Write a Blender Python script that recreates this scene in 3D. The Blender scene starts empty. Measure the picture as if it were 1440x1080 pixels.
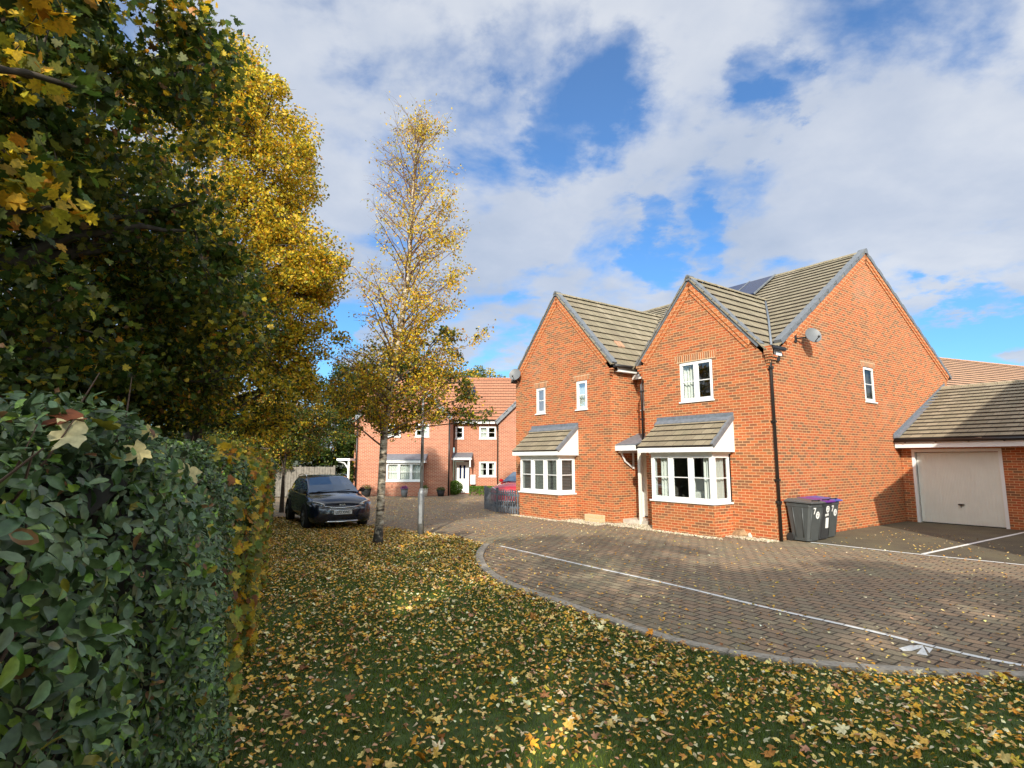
import bpy, bmesh, math, random
import numpy as np
from mathutils import Vector, Matrix
random.seed(7); RNG=np.random.default_rng(11)
S=bpy.context.scene; COL=S.collection
R=math.radians
# ------------------------------------------------------------ camera numbers
CF=790.0; CP=math.atan(106/790); CH=2.05; HA=R(35.6)
def G(x,y,z=0.0):
    a=(x-720)/CF; b=(540-y)/CF
    v=(a, math.cos(CP)-b*math.sin(CP), math.sin(CP)+b*math.cos(CP)); t=(z-CH)/v[2]
    return (v[0]*t, v[1]*t)
def HW(b,a,z=0):   # house frame -> world
    return Vector((b*math.cos(HA)-a*math.sin(HA), b*math.sin(HA)+a*math.cos(HA), z))
# ------------------------------------------------------------ tagging
OFF={}
def tag(o,label=None,cat=None,group=None,kind=None):
    if label: o['label']=label
    if cat: o['category']=cat
    if group: o['group']=group
    if kind: o['kind']=kind
    return o
def thing(name,label,cat,loc=(0,0,0),rot=0,group=None,off=(0,0,0)):
    o=bpy.data.objects.new(name,None); COL.objects.link(o); o.location=loc; o.rotation_euler=(0,0,rot)
    o.empty_display_size=.2
    tag(o,label,cat,group); OFF[o.name]=off
    return o
def house_thing(name,label,cat,b,a,group=None):
    return thing(name,label,cat,HW(b,a),HA,group,off=(b,a,0))
def copy_tree(o,parent=None):
    c=o.copy(); COL.objects.link(c); c.parent=parent
    if parent is None: OFF[c.name]=OFF.get(o.name,(0,0,0))
    for ch in list(o.children): copy_tree(ch,c)
    return c
# ------------------------------------------------------------ materials
def new_mat(name):
    m=bpy.data.materials.new(name); m.use_nodes=True; nt=m.node_tree
    return m,nt,nt.nodes['Principled BSDF']
def N(nt,t,**kw):
    n=nt.nodes.new(t)
    for k,v in kw.items():
        if k in n.bl_rna.properties.keys(): setattr(n,k,v)
        else: n.inputs[k.replace('_',' ')].default_value=v
    return n
def ramp(nt,stops,interp='LINEAR'):
    r=nt.nodes.new('ShaderNodeValToRGB'); cr=r.color_ramp; cr.interpolation=interp
    while len(cr.elements)<len(stops): cr.elements.new(.5)
    for e,(p,c) in zip(cr.elements,stops): e.position=p; e.color=(*c,1) if len(c)==3 else c
    return r
def plain(name,col,rough=.6,metal=0,noise=0,nscale=30,bump=0,coat=0,spec=None):
    m,nt,p=new_mat(name); L=nt.links
    p.inputs['Roughness'].default_value=rough; p.inputs['Metallic'].default_value=metal
    p.inputs['Base Color'].default_value=(*col,1)
    if spec is not None: p.inputs['Specular IOR Level'].default_value=spec
    if coat: p.inputs['Coat Weight'].default_value=coat; p.inputs['Coat Roughness'].default_value=.03
    if noise or bump:
        tc=N(nt,'ShaderNodeTexCoord'); n=N(nt,'ShaderNodeTexNoise',Scale=nscale,Detail=6.0)
        L.new(tc.outputs['Object'],n.inputs['Vector'])
        if noise:
            r=ramp(nt,[(.25,tuple(c*(1-noise) for c in col)),(.75,tuple(min(1,c*(1+noise)) for c in col))])
            L.new(n.outputs['Fac'],r.inputs['Fac']); L.new(r.outputs['Color'],p.inputs['Base Color'])
        if bump:
            b=N(nt,'ShaderNodeBump',Strength=bump,Distance=.01); L.new(n.outputs['Fac'],b.inputs['Height']); L.new(b.outputs['Normal'],p.inputs['Normal'])
    return m
def brick_mat(name,cols,mortar,bw=.225,bh=.075,ms=.011,offset=.5,rough=.85,bump=.6,stain=.25,patch=None,rot=0,coord='UV',stainscale=.6,dist=.006,mvar=0):
    m,nt,p=new_mat(name); L=nt.links
    tc=N(nt,'ShaderNodeTexCoord'); mp=N(nt,'ShaderNodeMapping'); mp.inputs['Rotation'].default_value=(0,0,rot)
    L.new(tc.outputs[coord],mp.inputs['Vector'])
    # tiny wobble so joints are not ruler straight
    wn=N(nt,'ShaderNodeTexNoise',Scale=3.0,Detail=3.0); L.new(mp.outputs[0],wn.inputs['Vector'])
    ws=N(nt,'ShaderNodeVectorMath',operation='MULTIPLY_ADD'); ws.inputs[1].default_value=(dist,dist,0); L.new(wn.outputs['Color'],ws.inputs[0]); L.new(mp.outputs[0],ws.inputs[2])
    br=N(nt,'ShaderNodeTexBrick'); br.offset=offset; br.offset_frequency=2
    br.inputs['Color1'].default_value=(0,0,0,1); br.inputs['Color2'].default_value=(1,1,1,1); br.inputs['Mortar'].default_value=(.5,.5,.5,1)
    br.inputs['Scale'].default_value=1; br.inputs['Mortar Size'].default_value=ms; br.inputs['Mortar Smooth'].default_value=.3
    br.inputs['Bias'].default_value=0; br.inputs['Brick Width'].default_value=bw; br.inputs['Row Height'].default_value=bh
    L.new(ws.outputs[0],br.inputs['Vector'])
    # patches of tone: shift the per-brick random value with a low noise
    pn=N(nt,'ShaderNodeTexNoise',Scale=stainscale,Detail=4.0); L.new(mp.outputs[0],pn.inputs['Vector'])
    ma=N(nt,'ShaderNodeMath',operation='MULTIPLY_ADD'); ma.inputs[1].default_value=.5; L.new(pn.outputs['Fac'],ma.inputs[0])
    sc=N(nt,'ShaderNodeMath',operation='MULTIPLY'); sc.inputs[1].default_value=.9; L.new(br.outputs['Color'],sc.inputs[0])
    ad=N(nt,'ShaderNodeMath',operation='ADD'); ad.inputs[1].default_value=-.2; L.new(sc.outputs[0],ad.inputs[0]); L.new(ad.outputs[0],ma.inputs[2])
    n=len(cols); rp=ramp(nt,[((i+.0)/n,c) for i,c in enumerate(cols)],'LINEAR'); L.new(ma.outputs[0],rp.inputs['Fac'])
    fn=N(nt,'ShaderNodeTexNoise',Scale=45.0,Detail=5.0); L.new(mp.outputs[0],fn.inputs['Vector'])
    fr=ramp(nt,[(.3,(1-stain,)*3),(.7,(1+stain*.5,)*3)]); L.new(fn.outputs['Fac'],fr.inputs['Fac'])
    mu=N(nt,'ShaderNodeMix',data_type='RGBA',blend_type='MULTIPLY'); mu.inputs['Factor'].default_value=1
    L.new(rp.outputs['Color'],mu.inputs['A']); L.new(fr.outputs['Color'],mu.inputs['B'])
    mm=N(nt,'ShaderNodeMix',data_type='RGBA'); mm.inputs['B'].default_value=(*mortar,1)
    L.new(br.outputs['Fac'],mm.inputs['Factor']); L.new(mu.outputs['Result'],mm.inputs['A'])
    out=mm.outputs['Result']
    if patch:   # pale efflorescence / moss with a shape of its own
        pcol,pscale,lo,hi,amt=patch
        q=N(nt,'ShaderNodeTexNoise',Scale=pscale,Detail=7.0,Roughness=.65); L.new(mp.outputs[0],q.inputs['Vector'])
        qr=ramp(nt,[(lo,(0,0,0)),(hi,(amt,)*3)]); L.new(q.outputs['Fac'],qr.inputs['Fac'])
        mx=N(nt,'ShaderNodeMix',data_type='RGBA'); mx.inputs['B'].default_value=(*pcol,1)
        L.new(qr.outputs['Color'],mx.inputs['Factor']); L.new(out,mx.inputs['A']); out=mx.outputs['Result']
    L.new(out,p.inputs['Base Color']); p.inputs['Roughness'].default_value=rough
    inv=N(nt,'ShaderNodeMath',operation='SUBTRACT'); inv.inputs[0].default_value=1; L.new(br.outputs['Fac'],inv.inputs[1])
    ad2=N(nt,'ShaderNodeMath',operation='MULTIPLY_ADD'); ad2.inputs[1].default_value=.35; L.new(fn.outputs['Fac'],ad2.inputs[0]); L.new(inv.outputs[0],ad2.inputs[2])
    b=N(nt,'ShaderNodeBump',Strength=bump,Distance=.008); L.new(ad2.outputs[0],b.inputs['Height']); L.new(b.outputs['Normal'],p.inputs['Normal'])
    return m
def leaf_mat(name,trans=.35,rough=.5,attr='leafcol',spec=.5,vs=45.0):
    m,nt,p=new_mat(name); L=nt.links
    at=N(nt,'ShaderNodeAttribute',attribute_name=attr)
    tc=N(nt,'ShaderNodeTexCoord'); nz_=N(nt,'ShaderNodeTexNoise',Scale=vs,Detail=4.0); L.new(tc.outputs['Object'],nz_.inputs['Vector']); rv=ramp(nt,[(.3,(.72,)*3),(.7,(1.25,)*3)]); L.new(nz_.outputs['Fac'],rv.inputs['Fac'])
    mu_=N(nt,'ShaderNodeMix',data_type='RGBA',blend_type='MULTIPLY'); mu_.inputs['Factor'].default_value=1; L.new(at.outputs['Color'],mu_.inputs['A']); L.new(rv.outputs['Color'],mu_.inputs['B']); colo=mu_.outputs['Result']
    L.new(colo,p.inputs['Base Color']); p.inputs['Roughness'].default_value=rough; p.inputs['Specular IOR Level'].default_value=spec
    if trans>0:
        t=N(nt,'ShaderNodeBsdfTranslucent'); L.new(colo,t.inputs['Color'])
        mx=N(nt,'ShaderNodeMixShader'); mx.inputs[0].default_value=trans
        L.new(p.outputs[0],mx.inputs[1]); L.new(t.outputs[0],mx.inputs[2]); L.new(mx.outputs[0],nt.nodes['Material Output'].inputs[0])
    return m
def glass_mat(name,tint=(.85,.9,.9),refl=.05):
    m,nt,p=new_mat(name); L=nt.links
    tr=N(nt,'ShaderNodeBsdfTransparent'); tr.inputs[0].default_value=(*tint,1)
    gl=N(nt,'ShaderNodeBsdfGlossy'); gl.inputs['Roughness'].default_value=.02; gl.inputs['Color'].default_value=(.9,.93,.95,1)
    fr=N(nt,'ShaderNodeLayerWeight',Blend=.35); ma=N(nt,'ShaderNodeMath',operation='MULTIPLY_ADD'); ma.inputs[1].default_value=.5; ma.inputs[2].default_value=refl
    L.new(fr.outputs['Fresnel'],ma.inputs[0])
    mx=N(nt,'ShaderNodeMixShader'); L.new(ma.outputs[0],mx.inputs[0]); L.new(tr.outputs[0],mx.inputs[1]); L.new(gl.outputs[0],mx.inputs[2])
    L.new(mx.outputs[0],nt.nodes['Material Output'].inputs[0])
    return m
BR=[(.27,.125,.048),(.39,.115,.035),(.47,.115,.030),(.43,.085,.025),(.52,.145,.040),(.33,.095,.035),(.22,.090,.038)]
M={}
M['brick']=brick_mat('orange_brick',BR,(.60,.36,.18),ms=.0085,patch=((.52,.30,.19),.42,.58,.74,.30))
M['brick_plain']=brick_mat('verge_brick',[(.42,.14,.05),(.54,.17,.05),(.50,.14,.045)],(.66,.42,.22),bw=.3,bh=.12,ms=.008)
M['soldier']=brick_mat('lintel_brick',[(.42,.14,.05),(.50,.15,.045),(.28,.11,.045)],(.64,.46,.28),bw=.225,bh=.075,ms=.012,rot=R(90),offset=0)
M['brick_far']=brick_mat('red_brick',[(.33,.092,.048),(.41,.125,.065),(.37,.105,.053),(.44,.145,.075)],(.50,.36,.25),ms=.010)
M['tile']=brick_mat('lichened_tile',[(.225,.182,.120),(.295,.242,.158),(.255,.21,.135),(.335,.275,.185)],(.09,.07,.05),bw=.33,bh=5,ms=.008,offset=0,stain=.5,bump=.5,patch=((.155,.145,.085),1.6,.50,.70,.55),dist=.01)
M['tile_red']=brick_mat('red_tile',[(.38,.155,.085),(.46,.20,.11),(.42,.175,.095)],(.15,.07,.05),bw=.33,bh=5,ms=.008,offset=0,stain=.3,bump=.5)
M['tile_brown']=brick_mat('brown_tile',[(.42,.23,.13),(.50,.28,.16),(.45,.25,.15)],(.12,.07,.05),bw=.33,bh=5,ms=.008,offset=0,stain=.3,bump=.5)
M['tile_edge_shade']=plain('tile_gap_shade',(.045,.035,.028),.95)  # painted shade: dark course risers stand in for the gap under tile lips
M['verge']=plain('grey_verge_plastic',(.15,.16,.175),.55,noise=.15,nscale=8)
M['lead']=plain('lead_flashing',(.17,.19,.22),.5,metal=.2,noise=.25,nscale=9,bump=.2)
M['white']=plain('white_upvc',(.80,.80,.78),.3,noise=.03,nscale=4)
M['whitedoor']=plain('white_painted_steel',(.74,.74,.66),.42,noise=.04,nscale=3)
M['black']=plain('black_upvc',(.02,.016,.014),.35)
M['rubber']=plain('black_rubber',(.018,.018,.018),.8)
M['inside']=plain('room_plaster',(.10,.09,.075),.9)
M['curtain']=plain('cream_curtain',(.72,.72,.66),.9)
M['blind']=plain('slatted_blind',(.40,.42,.42),.6)
M['glass']=glass_mat('window_glass')
M['metalgrey']=plain('galvanised_steel',(.24,.25,.26),.5,metal=.5,noise=.25,nscale=12,bump=.05)
M['dish']=plain('grey_dish',(.13,.135,.14),.5,noise=.06,nscale=6)
M['solar']=plain('solar_glass',(.012,.02,.06),.15,spec=.3)
M['wood']=plain('weathered_fence_wood',(.17,.15,.125),.9,noise=.35,nscale=6,bump=.3)
M['picket']=plain('grey_painted_picket',(.12,.135,.155),.7,noise=.35,nscale=14)
M['stone']=plain('pale_stone',(.55,.50,.42),.9,noise=.3,nscale=5)
M['brownstone']=plain('rough_brown_stone',(.30,.19,.10),.9,noise=.45,nscale=8,bump=.6)
M['kerb']=plain('concrete_kerb',(.33,.29,.235),.9,noise=.35,nscale=22,bump=.3)
M['bark']=plain('dark_bark',(.07,.055,.04),.95,noise=.4,nscale=12,bump=.7)
M['twig']=plain('brown_twig',(.16,.10,.07),.9)
# ------------------------------------------------------------ mesh builder
class MB:
    def __init__(s): s.v=[]; s.f=[]; s.m=[]; s.uv={}; s.sm=set()
    def vert(s,p): s.v.append(tuple(p)); return len(s.v)-1
    def face(s,pts,mi=0,uv=None,smooth=False):
        ids=[s.vert(p) for p in pts]; s.f.append(ids); s.m.append(mi)
        if uv: s.uv[len(s.f)-1]=uv
        if smooth: s.sm.add(len(s.f)-1)
    def facei(s,ids,mi=0,smooth=False):
        s.f.append(list(ids)); s.m.append(mi)
        if smooth: s.sm.add(len(s.f)-1)
    def box(s,x0,x1,y0,y1,z0,z1,mi=0,T=None):
        P=[(x,y,z) for z in (z0,z1) for y in (y0,y1) for x in (x0,x1)]
        if T: P=[T(*p) for p in P]
        b=len(s.v); s.v+= [tuple(p) for p in P]
        for q in ((0,2,3,1),(4,5,7,6),(0,1,5,4),(2,6,7,3),(0,4,6,2),(1,3,7,5)): s.facei([b+i for i in q],mi)
    def prism(s,pts,h0,h1,T,mi=0):   # pts in 2d, T(u,v,h)
        n=len(pts); b=len(s.v)
        s.v+=[tuple(T(u,v,h0)) for u,v in pts]+[tuple(T(u,v,h1)) for u,v in pts]
        s.facei([b+i for i in range(n)][::-1],mi); s.facei([b+n+i for i in range(n)],mi)
        for i in range(n): j=(i+1)%n; s.facei([b+i,b+j,b+n+j,b+n+i],mi)
    def tube(s,path,rad,n=8,mi=0,caps=True,smooth=True):
        path=[Vector(p) for p in path]
        if not hasattr(rad,'__len__'): rad=[rad]*len(path)
        rings=[]
        up=Vector((.13,.21,.97)).normalized()
        for i,p in enumerate(path):
            t=(path[min(i+1,len(path)-1)]-path[max(i-1,0)]).normalized()
            x=t.cross(up); 
            if x.length<.05: x=t.cross(Vector((1,0,0)))
            x.normalize(); y=t.cross(x)
            b=len(s.v)
            for k in range(n):
                a=2*math.pi*k/n; s.v.append(tuple(p+(x*math.cos(a)+y*math.sin(a))*rad[i]))
            rings.append(b)
        for a,b in zip(rings,rings[1:]):
            for k in range(n): j=(k+1)%n; s.facei([a+k,a+j,b+j,b+k],mi,smooth)
        if caps: s.facei([rings[0]+k for k in range(n)][::-1],mi); s.facei([rings[-1]+k for k in range(n)],mi)
    def build(s,name,mats,parent=None,bevel=0,smooth=False,off=None):
        if not isinstance(mats,(list,tuple)): mats=[mats]
        root=parent
        while root is not None and root.parent is not None: root=root.parent
        o3=off or (OFF.get(root.name,(0,0,0)) if root is not None else (0,0,0))
        me=bpy.data.meshes.new(name)
        me.from_pydata([(x-o3[0],y-o3[1],z-o3[2]) for x,y,z in s.v],[],s.f)
        for m in mats: me.materials.append(m)
        uvl=me.uv_layers.new(name='UVMap')
        V=s.v
        for pi,p in enumerate(me.polygons):
            p.material_index=min(s.m[pi],len(mats)-1)
            if smooth or pi in s.sm: p.use_smooth=True
            if pi in s.uv: co=s.uv[pi]
            else:
                ids=s.f[pi]; n=p.normal; ax=max(range(3),key=lambda k:abs(n[k]))
                if ax==0: co=[(V[i][1],V[i][2]) for i in ids]
                elif ax==1: co=[(V[i][0],V[i][2]) for i in ids]
                else: co=[(V[i][0],V[i][1]) for i in ids]
            for li,c in zip(p.loop_indices,co): uvl.data[li].uv=c
        bm=bmesh.new(); bm.from_mesh(me); 
        if bevel: bmesh.ops.remove_doubles(bm,verts=bm.verts,dist=1e-5)
        bmesh.ops.recalc_face_normals(bm,faces=bm.faces)
        if bevel: bmesh.ops.bevel(bm,geom=[e for e in bm.edges if len(e.link_faces)==2 and e.calc_face_angle(0)>.5],offset=bevel,segments=2,affect='EDGES',clamp_overlap=True)
        bm.to_mesh(me); bm.free()
        o=bpy.data.objects.new(name,me); COL.objects.link(o)
        if parent is not None: o.parent=parent
        return o
def struct(name,mb,m): o=mb.build(name,m); o['kind']='structure'; return o
# wall sheet with rectangular holes; M(u,d,z) maps to 3d, d = outwards
def wall(mb,Mf,top,holes,z0=0,reveal=.1,mi=0):
    us=sorted(set([u for u,_ in top]+[h[0] for h in holes]+[h[1] for h in holes]))
    us=[u for u in us if top[0][0]<=u<=top[-1][0]]
    def tz(u):
        for (a,za),(b,zb) in zip(top,top[1:]):
            if a<=u<=b: return za+(zb-za)*(u-a)/(b-a)
    for u0,u1 in zip(us,us[1:]):
        if u1-u0<1e-6: continue
        mid=(u0+u1)/2; hs=sorted([h for h in holes if h[0]<=mid<=h[1]],key=lambda h:h[2]); z=z0
        for h in hs:
            if h[2]>z+1e-6: q=[(u0,z),(u1,z),(u1,h[2]),(u0,h[2])]; mb.face([Mf(u,0,w) for u,w in q],mi,uv=q)
            z=h[3]
        q=[(u0,z),(u1,z),(u1,tz(u1)),(u0,tz(u0))]; mb.face([Mf(u,0,w) for u,w in q],mi,uv=q)
    for a,b,c,d in holes:
        for q in (((a,c),(a,d)),((b,c),(b,d)),((a,c),(b,c)),((a,d),(b,d))):
            (p0,q0),(p1,q1)=q
            mb.face([Mf(p0,0,q0),Mf(p1,0,q1),Mf(p1,-reveal,q1),Mf(p0,-reveal,q0)],mi)
def front(c): return lambda u,d,z:(c-d,u,z)      # plane x=c facing -x, u along y
def side(c): return lambda u,d,z:(u,c-d,z)       # plane y=c facing -y, u along x
def mbox(mb,Mf,u0,u1,d0,d1,z0,z1,mi=0): mb.box(u0,u1,d0,d1,z0,z1,mi,T=Mf)
def window(parent,Mf,u0,u1,z0,z1,n=1,bar=True,curtain=None,lintel=True,sill=True,depth=-.07,room=True,name='window',fw=.055,mull=.07,openings=True,bricklintel='soldier'):
    f=MB(); 
    mbox(f,Mf,u0,u1,depth,depth+.05,z0,z0+fw); mbox(f,Mf,u0,u1,depth,depth+.05,z1-fw,z1)
    mbox(f,Mf,u0,u0+fw,depth,depth+.05,z0+fw,z1-fw); mbox(f,Mf,u1-fw,u1,depth,depth+.05,z0+fw,z1-fw)
    iw=(u1-u0-2*fw-(n-1)*mull)/n; panes=[]
    for k in range(n):
        a=u0+fw+k*(iw+mull); b=a+iw
        if k<n-1: mbox(f,Mf,b,b+mull,depth,depth+.052,z0+fw,z1-fw)
        s=.038   # casement sash
        mbox(f,Mf,a,b,depth+.008,depth+.065,z0+fw,z0+fw+s); mbox(f,Mf,a,b,depth+.008,depth+.065,z1-fw-s,z1-fw)
        mbox(f,Mf,a,a+s,depth+.008,depth+.065,z0+fw+s,z1-fw-s); mbox(f,Mf,b-s,b,depth+.008,depth+.065,z0+fw+s,z1-fw-s)
        zm=(z0+z1)/2
        if bar: mbox(f,Mf,a+s,b-s,depth+.02,depth+.05,zm-.012,zm+.012)
        panes.append((a+s,b-s,z0+fw+s,z1-fw-s))
    w=f.build(name,M['white'],parent)
    g=MB()
    for a,b,c,d in panes: g.face([Mf(a,depth+.03,c),Mf(b,depth+.03,c),Mf(b,depth+.03,d),Mf(a,depth+.03,d)])
    g.build('pane',M['glass'],w)
    if sill:
        s=MB(); mbox(s,Mf,u0-.03,u1+.03,depth,.045,z0-.045,z0-.001); s.build('sill',M['white'],w)
    if lintel:
        l=MB(); 
        q=[(u0-.11,z1),(u1+.11,z1),(u1+.16,z1+.215),(u0-.16,z1+.215)]
        l.face([Mf(u,.004,z) for u,z in q],uv=q); 
        for i in range(4):
            (a,c),(b,d)=q[i],q[(i+1)%4]; l.face([Mf(a,.004,c),Mf(b,.004,d),Mf(b,-.01,d),Mf(a,-.01,c)])
        l.build('lintel',M[bricklintel],w)
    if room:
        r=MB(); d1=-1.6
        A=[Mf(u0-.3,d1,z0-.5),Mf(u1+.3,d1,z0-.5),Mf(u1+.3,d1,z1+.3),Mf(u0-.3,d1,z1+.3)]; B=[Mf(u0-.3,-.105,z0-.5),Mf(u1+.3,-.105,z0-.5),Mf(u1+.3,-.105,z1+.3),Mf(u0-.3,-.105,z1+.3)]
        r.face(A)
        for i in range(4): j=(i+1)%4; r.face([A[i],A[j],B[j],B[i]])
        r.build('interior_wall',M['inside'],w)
    if curtain:
        for a,b,kind in curtain:
            c=MB()
            if kind=='blind':
                zz=z0+.03
                while zz<z1-.02:
                    c.face([Mf(a,-.15,zz),Mf(b,-.15,zz),Mf(b,-.115,zz+.04),Mf(a,-.115,zz+.04)]); zz+=.05
            else:
                nn=int((b-a)/.02)+2; pr=None
                for i in range(nn):
                    u=a+(b-a)*i/(nn-1); dd=-.17+.03*math.sin(i*1.15)+.012*math.sin(i*.41)
                    if pr: c.face([Mf(pr[0],pr[1],z0-.3),Mf(u,dd,z0-.3),Mf(u,dd,z1),Mf(pr[0],pr[1],z1)],smooth=True)
                    pr=(u,dd)
            c.build('blind' if kind=='blind' else 'curtain',M['blind'] if kind=='blind' else M['curtain'],w)
    return w
def courses(mb,E0,E1,R0,R1,gauge=.32,th=.05):
    E0,E1,R0,R1=map(Vector,(E0,E1,R0,R1))
    along=(E1-E0).normalized(); nrm=(E1-E0).cross(R0-E0); 
    if nrm.length<1e-6: nrm=(E1-E0).cross(R1-E0)
    nrm.normalize()
    if nrm.z<0: nrm=-nrm
    up=nrm.cross(along); 
    if up.z<0: up=-up
    Lm=max((R0-E0).dot(up),(R1-E1).dot(up)); n=max(1,round(Lm/gauge))
    base=E0
    def uvp(p): return ((p-base).dot(along),(p-base).dot(up)+.3)
    for i in range(n):
        t0=i/n; t1=(i+1)/n
        a=E0.lerp(R0,t0); b=E1.lerp(R1,t0); c=E1.lerp(R1,t1); d=E0.lerp(R0,t1)
        a2=a+nrm*th; b2=b+nrm*th; c2=c+nrm*.006; d2=d+nrm*.006
        sh=(i%2)*.165
        mb.face([a2,b2,c2,d2],0,uv=[(x+sh,y) for x,y in map(uvp,(a2,b2,c2,d2))])
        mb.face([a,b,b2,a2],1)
        mb.face([a,d,d2,a2],0); mb.face([b,c,c2,b2],0)
def ridge(mb,P0,P1,r=.12,seg=.42):
    P0,P1=Vector(P0),Vector(P1); n=max(1,round((P1-P0).length/seg)); t=(P1-P0).normalized(); x=t.cross(Vector((0,0,1))).normalized()
    for i in range(n):
        a=P0.lerp(P1,i/n); b=P0.lerp(P1,(i+1)/n)-t*.01; rr=r+(.006 if i%2 else 0); pr=None
        for k in range(7):
            an=math.pi*k/6; o=x*math.cos(an)*rr+Vector((0,0,math.sin(an)*rr*.8-.03))
            if pr is not None: mb.face([a+pr,b+pr,b+o,a+o],smooth=True)
            pr=o
        mb.face([a+x*math.cos(math.pi*k/6)*rr+Vector((0,0,math.sin(math.pi*k/6)*rr*.8-.03)) for k in range(7)])
def rake(mb,Mf,p0,p1,d0,d1,t0,t1,seg=None,mi=0,step=0):
    (u0,z0),(u1,z1)=p0,p1; L=math.hypot(u1-u0,z1-z0); tx,tz=(u1-u0)/L,(z1-z0)/L; nx,nz=(-tz,tx) if tx>0 else (tz,-tx)
    n=1 if not seg else max(1,round(L/seg))
    for i in range(n):
        a=L*i/n; b=L*(i+1)/n-(.008 if n>1 else 0)
        e=step*(i%2)
        for_pts=[]
        q=[(u0+tx*s+nx*t,z0+tz*s+nz*t) for s,t in ((a,t0),(b,t0),(b,t1+e),(a,t1+e+step))]
        mb.prism(q,d0,d1+e,lambda u,v,h:Mf(u,h,v),mi)
def verge_set(parent,roofpart,Mf,apex,tips,name='verge',wallmat='brick_plain',bands=True):
    v=MB()
    for t in tips: rake(v,Mf,apex,t,-.15,.06,-.075,.05,seg=.34,step=.010)
    # apex cap
    v.prism([(apex[0]-.10,apex[1]-.10),(apex[0]+.10,apex[1]-.10),(apex[0]+.07,apex[1]+.05),(apex[0],apex[1]+.09),(apex[0]-.07,apex[1]+.05)],-.16,.10,lambda u,z,h:Mf(u,h,z))
    v.build(name,M['verge'],roofpart)
    if bands:
        w=MB()
        for t in tips:
            L=math.hypot(t[0]-apex[0],t[1]-apex[1]); k=(L-.25)/L; t2=(apex[0]+(t[0]-apex[0])*k,apex[1]+(t[1]-apex[1])*k)
            rake(w,Mf,(apex[0],apex[1]-.03),t2,-.02,.050,-.205,-.075); rake(w,Mf,(apex[0],apex[1]-.03),t2,-.02,.026,-.31,-.208)
        w.build('brick_verge_band',M[wallmat],roofpart)
def text_mesh(name,txt,size,mat,parent,loc,rot,depth=.003,off=True,sx=1):
    cu=bpy.data.curves.new(name,'FONT'); cu.body=txt; cu.size=size; cu.extrude=depth; cu.align_x='CENTER'; cu.align_y='CENTER'; cu.offset=size*.022
    to=bpy.data.objects.new('tmp',cu); COL.objects.link(to); dg=bpy.context.evaluated_depsgraph_get(); dg.update()
    me=bpy.data.meshes.new_from_object(to.evaluated_get(dg)); bpy.data.objects.remove(to)
    Tm=Matrix.Translation(loc)@rot.to_4x4()@Matrix.Diagonal((sx,1,1,1)); me.transform(Tm); me.materials.clear(); me.materials.append(mat)
    o=bpy.data.objects.new(name,me); COL.objects.link(o); o.parent=parent; return o
# ============================================================ MAIN HOUSE
b0R,b0L,bRec=13.94,13.3,14.6; aS=7.95; aRL=12.15; aLR,aLL=13.05,18.3
house=house_thing('brick_house','orange brick house with two steep front gables, two bay windows and a tiled roof','house',16,12.5)
W=MB()
FR,FL,FC,SD,RT=front(b0R),front(b0L),front(bRec),side(aS),side(aLR)
# right front gable (front)
wall(W,FR,[(aS,4.72),(8.15,4.95),(10.25,7.36),(aRL,5.2)],[(9.6,10.74,3.76,4.94),(9.17,11.27,.9,2.2)],reveal=.1)
# stepped corbels at the eaves
for i in range(5):
    W.box(b0R-.012-.016*i,b0R+.0,aRL-.001,aRL+.05*(i+1),4.62+.09*i,4.71+.09*i)
    W.box(b0R-.012-.014*i,b0R+.25,aS-.035*(i+1),aS-.001,4.42+.075*i,4.47+.075*i)
W.box(b0R-.09,b0R+.02,aS-.17,aS+.02,4.78,5.0)
wall(W,side(aRL),[(b0R,5.2),(bRec,5.2)],[])
# left front gable
wall(W,FL,[(aLR,5.05),(15.68,8.02),(aLL,5.05)],[(16.42,16.98,3.78,4.76),(14.13,14.69,3.78,4.78),(14.9,17.0,.9,2.15)],reveal=.1)
for i in range(4):
    W.box(b0L-.012,b0L+.1,aLR-.035*(i+1),aLR-.001,4.72+.09*i,4.77+.09*i)
wall(W,RT,[(b0L,5.05),(bRec,5.05)],[])
wall(W,FC,[(aRL,5.3),(aLR,5.3)],[(12.36,12.86,3.72,4.75),(12.25,12.98,.16,2.28)],reveal=.08)
# side gable, rear and far walls
wall(W,SD,[(b0R,4.75),(14.5,4.75),(14.55,5.0),(20.4,8.82),(27.0,5.3)],[(19.6,20.36,3.9,5.03)],reveal=.1)
wall(W,lambda u,d,z:(u,18.3,z),[(b0L,5.05),(14.6,5.05),(20.4,8.82),(27,5.3)],[])
wall(W,lambda u,d,z:(27.0,u,z),[(aS,5.3),(18.3,5.3)],[])
W.build('wall',M['brick'],house)
# plinth damp band
# roofs
def roof_part(name,quads,mat,gauge=.32,parent=None):
    r=MB()
    for q in quads: courses(r,*q,gauge=gauge)
    # second material paints the shade gap under each course
    return r.build(name,[M[mat],M['tile_edge_shade']],parent)
mr=roof_part('roof',[((14.45,aS-.06,5.05),(14.45,18.4,5.05),(20.4,aS-.06,9.02),(20.4,18.4,9.02)),((27.35,18.4,5.3),(27.35,aS-.06,5.3),(20.4,18.4,9.02),(20.4,aS-.06,9.02))],'tile',parent=house)
rg=MB(); ridge(rg,(20.4,aS-.06,9.02),(20.4,18.4,9.02)); rg.build('ridge_tile',M['tile'],mr)
verge_set(house,mr,SD,(20.4,9.06),[(14.62,5.22),(27.42,5.3)])
sp=MB()
for k in range(2):
    z=lambda b:5.05+(b-14.45)*.667+.12
    a0=11.0+k*1.05
    sp.prism([(18.75,z(18.75)),(20.15,z(20.15)),(20.15,z(20.15)+.04),(18.75,z(18.75)+.04)],a0,a0+1.0,lambda u,v,h:(u,h,v))
so=sp.build('solar_panel',M['solar'],mr)
fr=MB()
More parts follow.
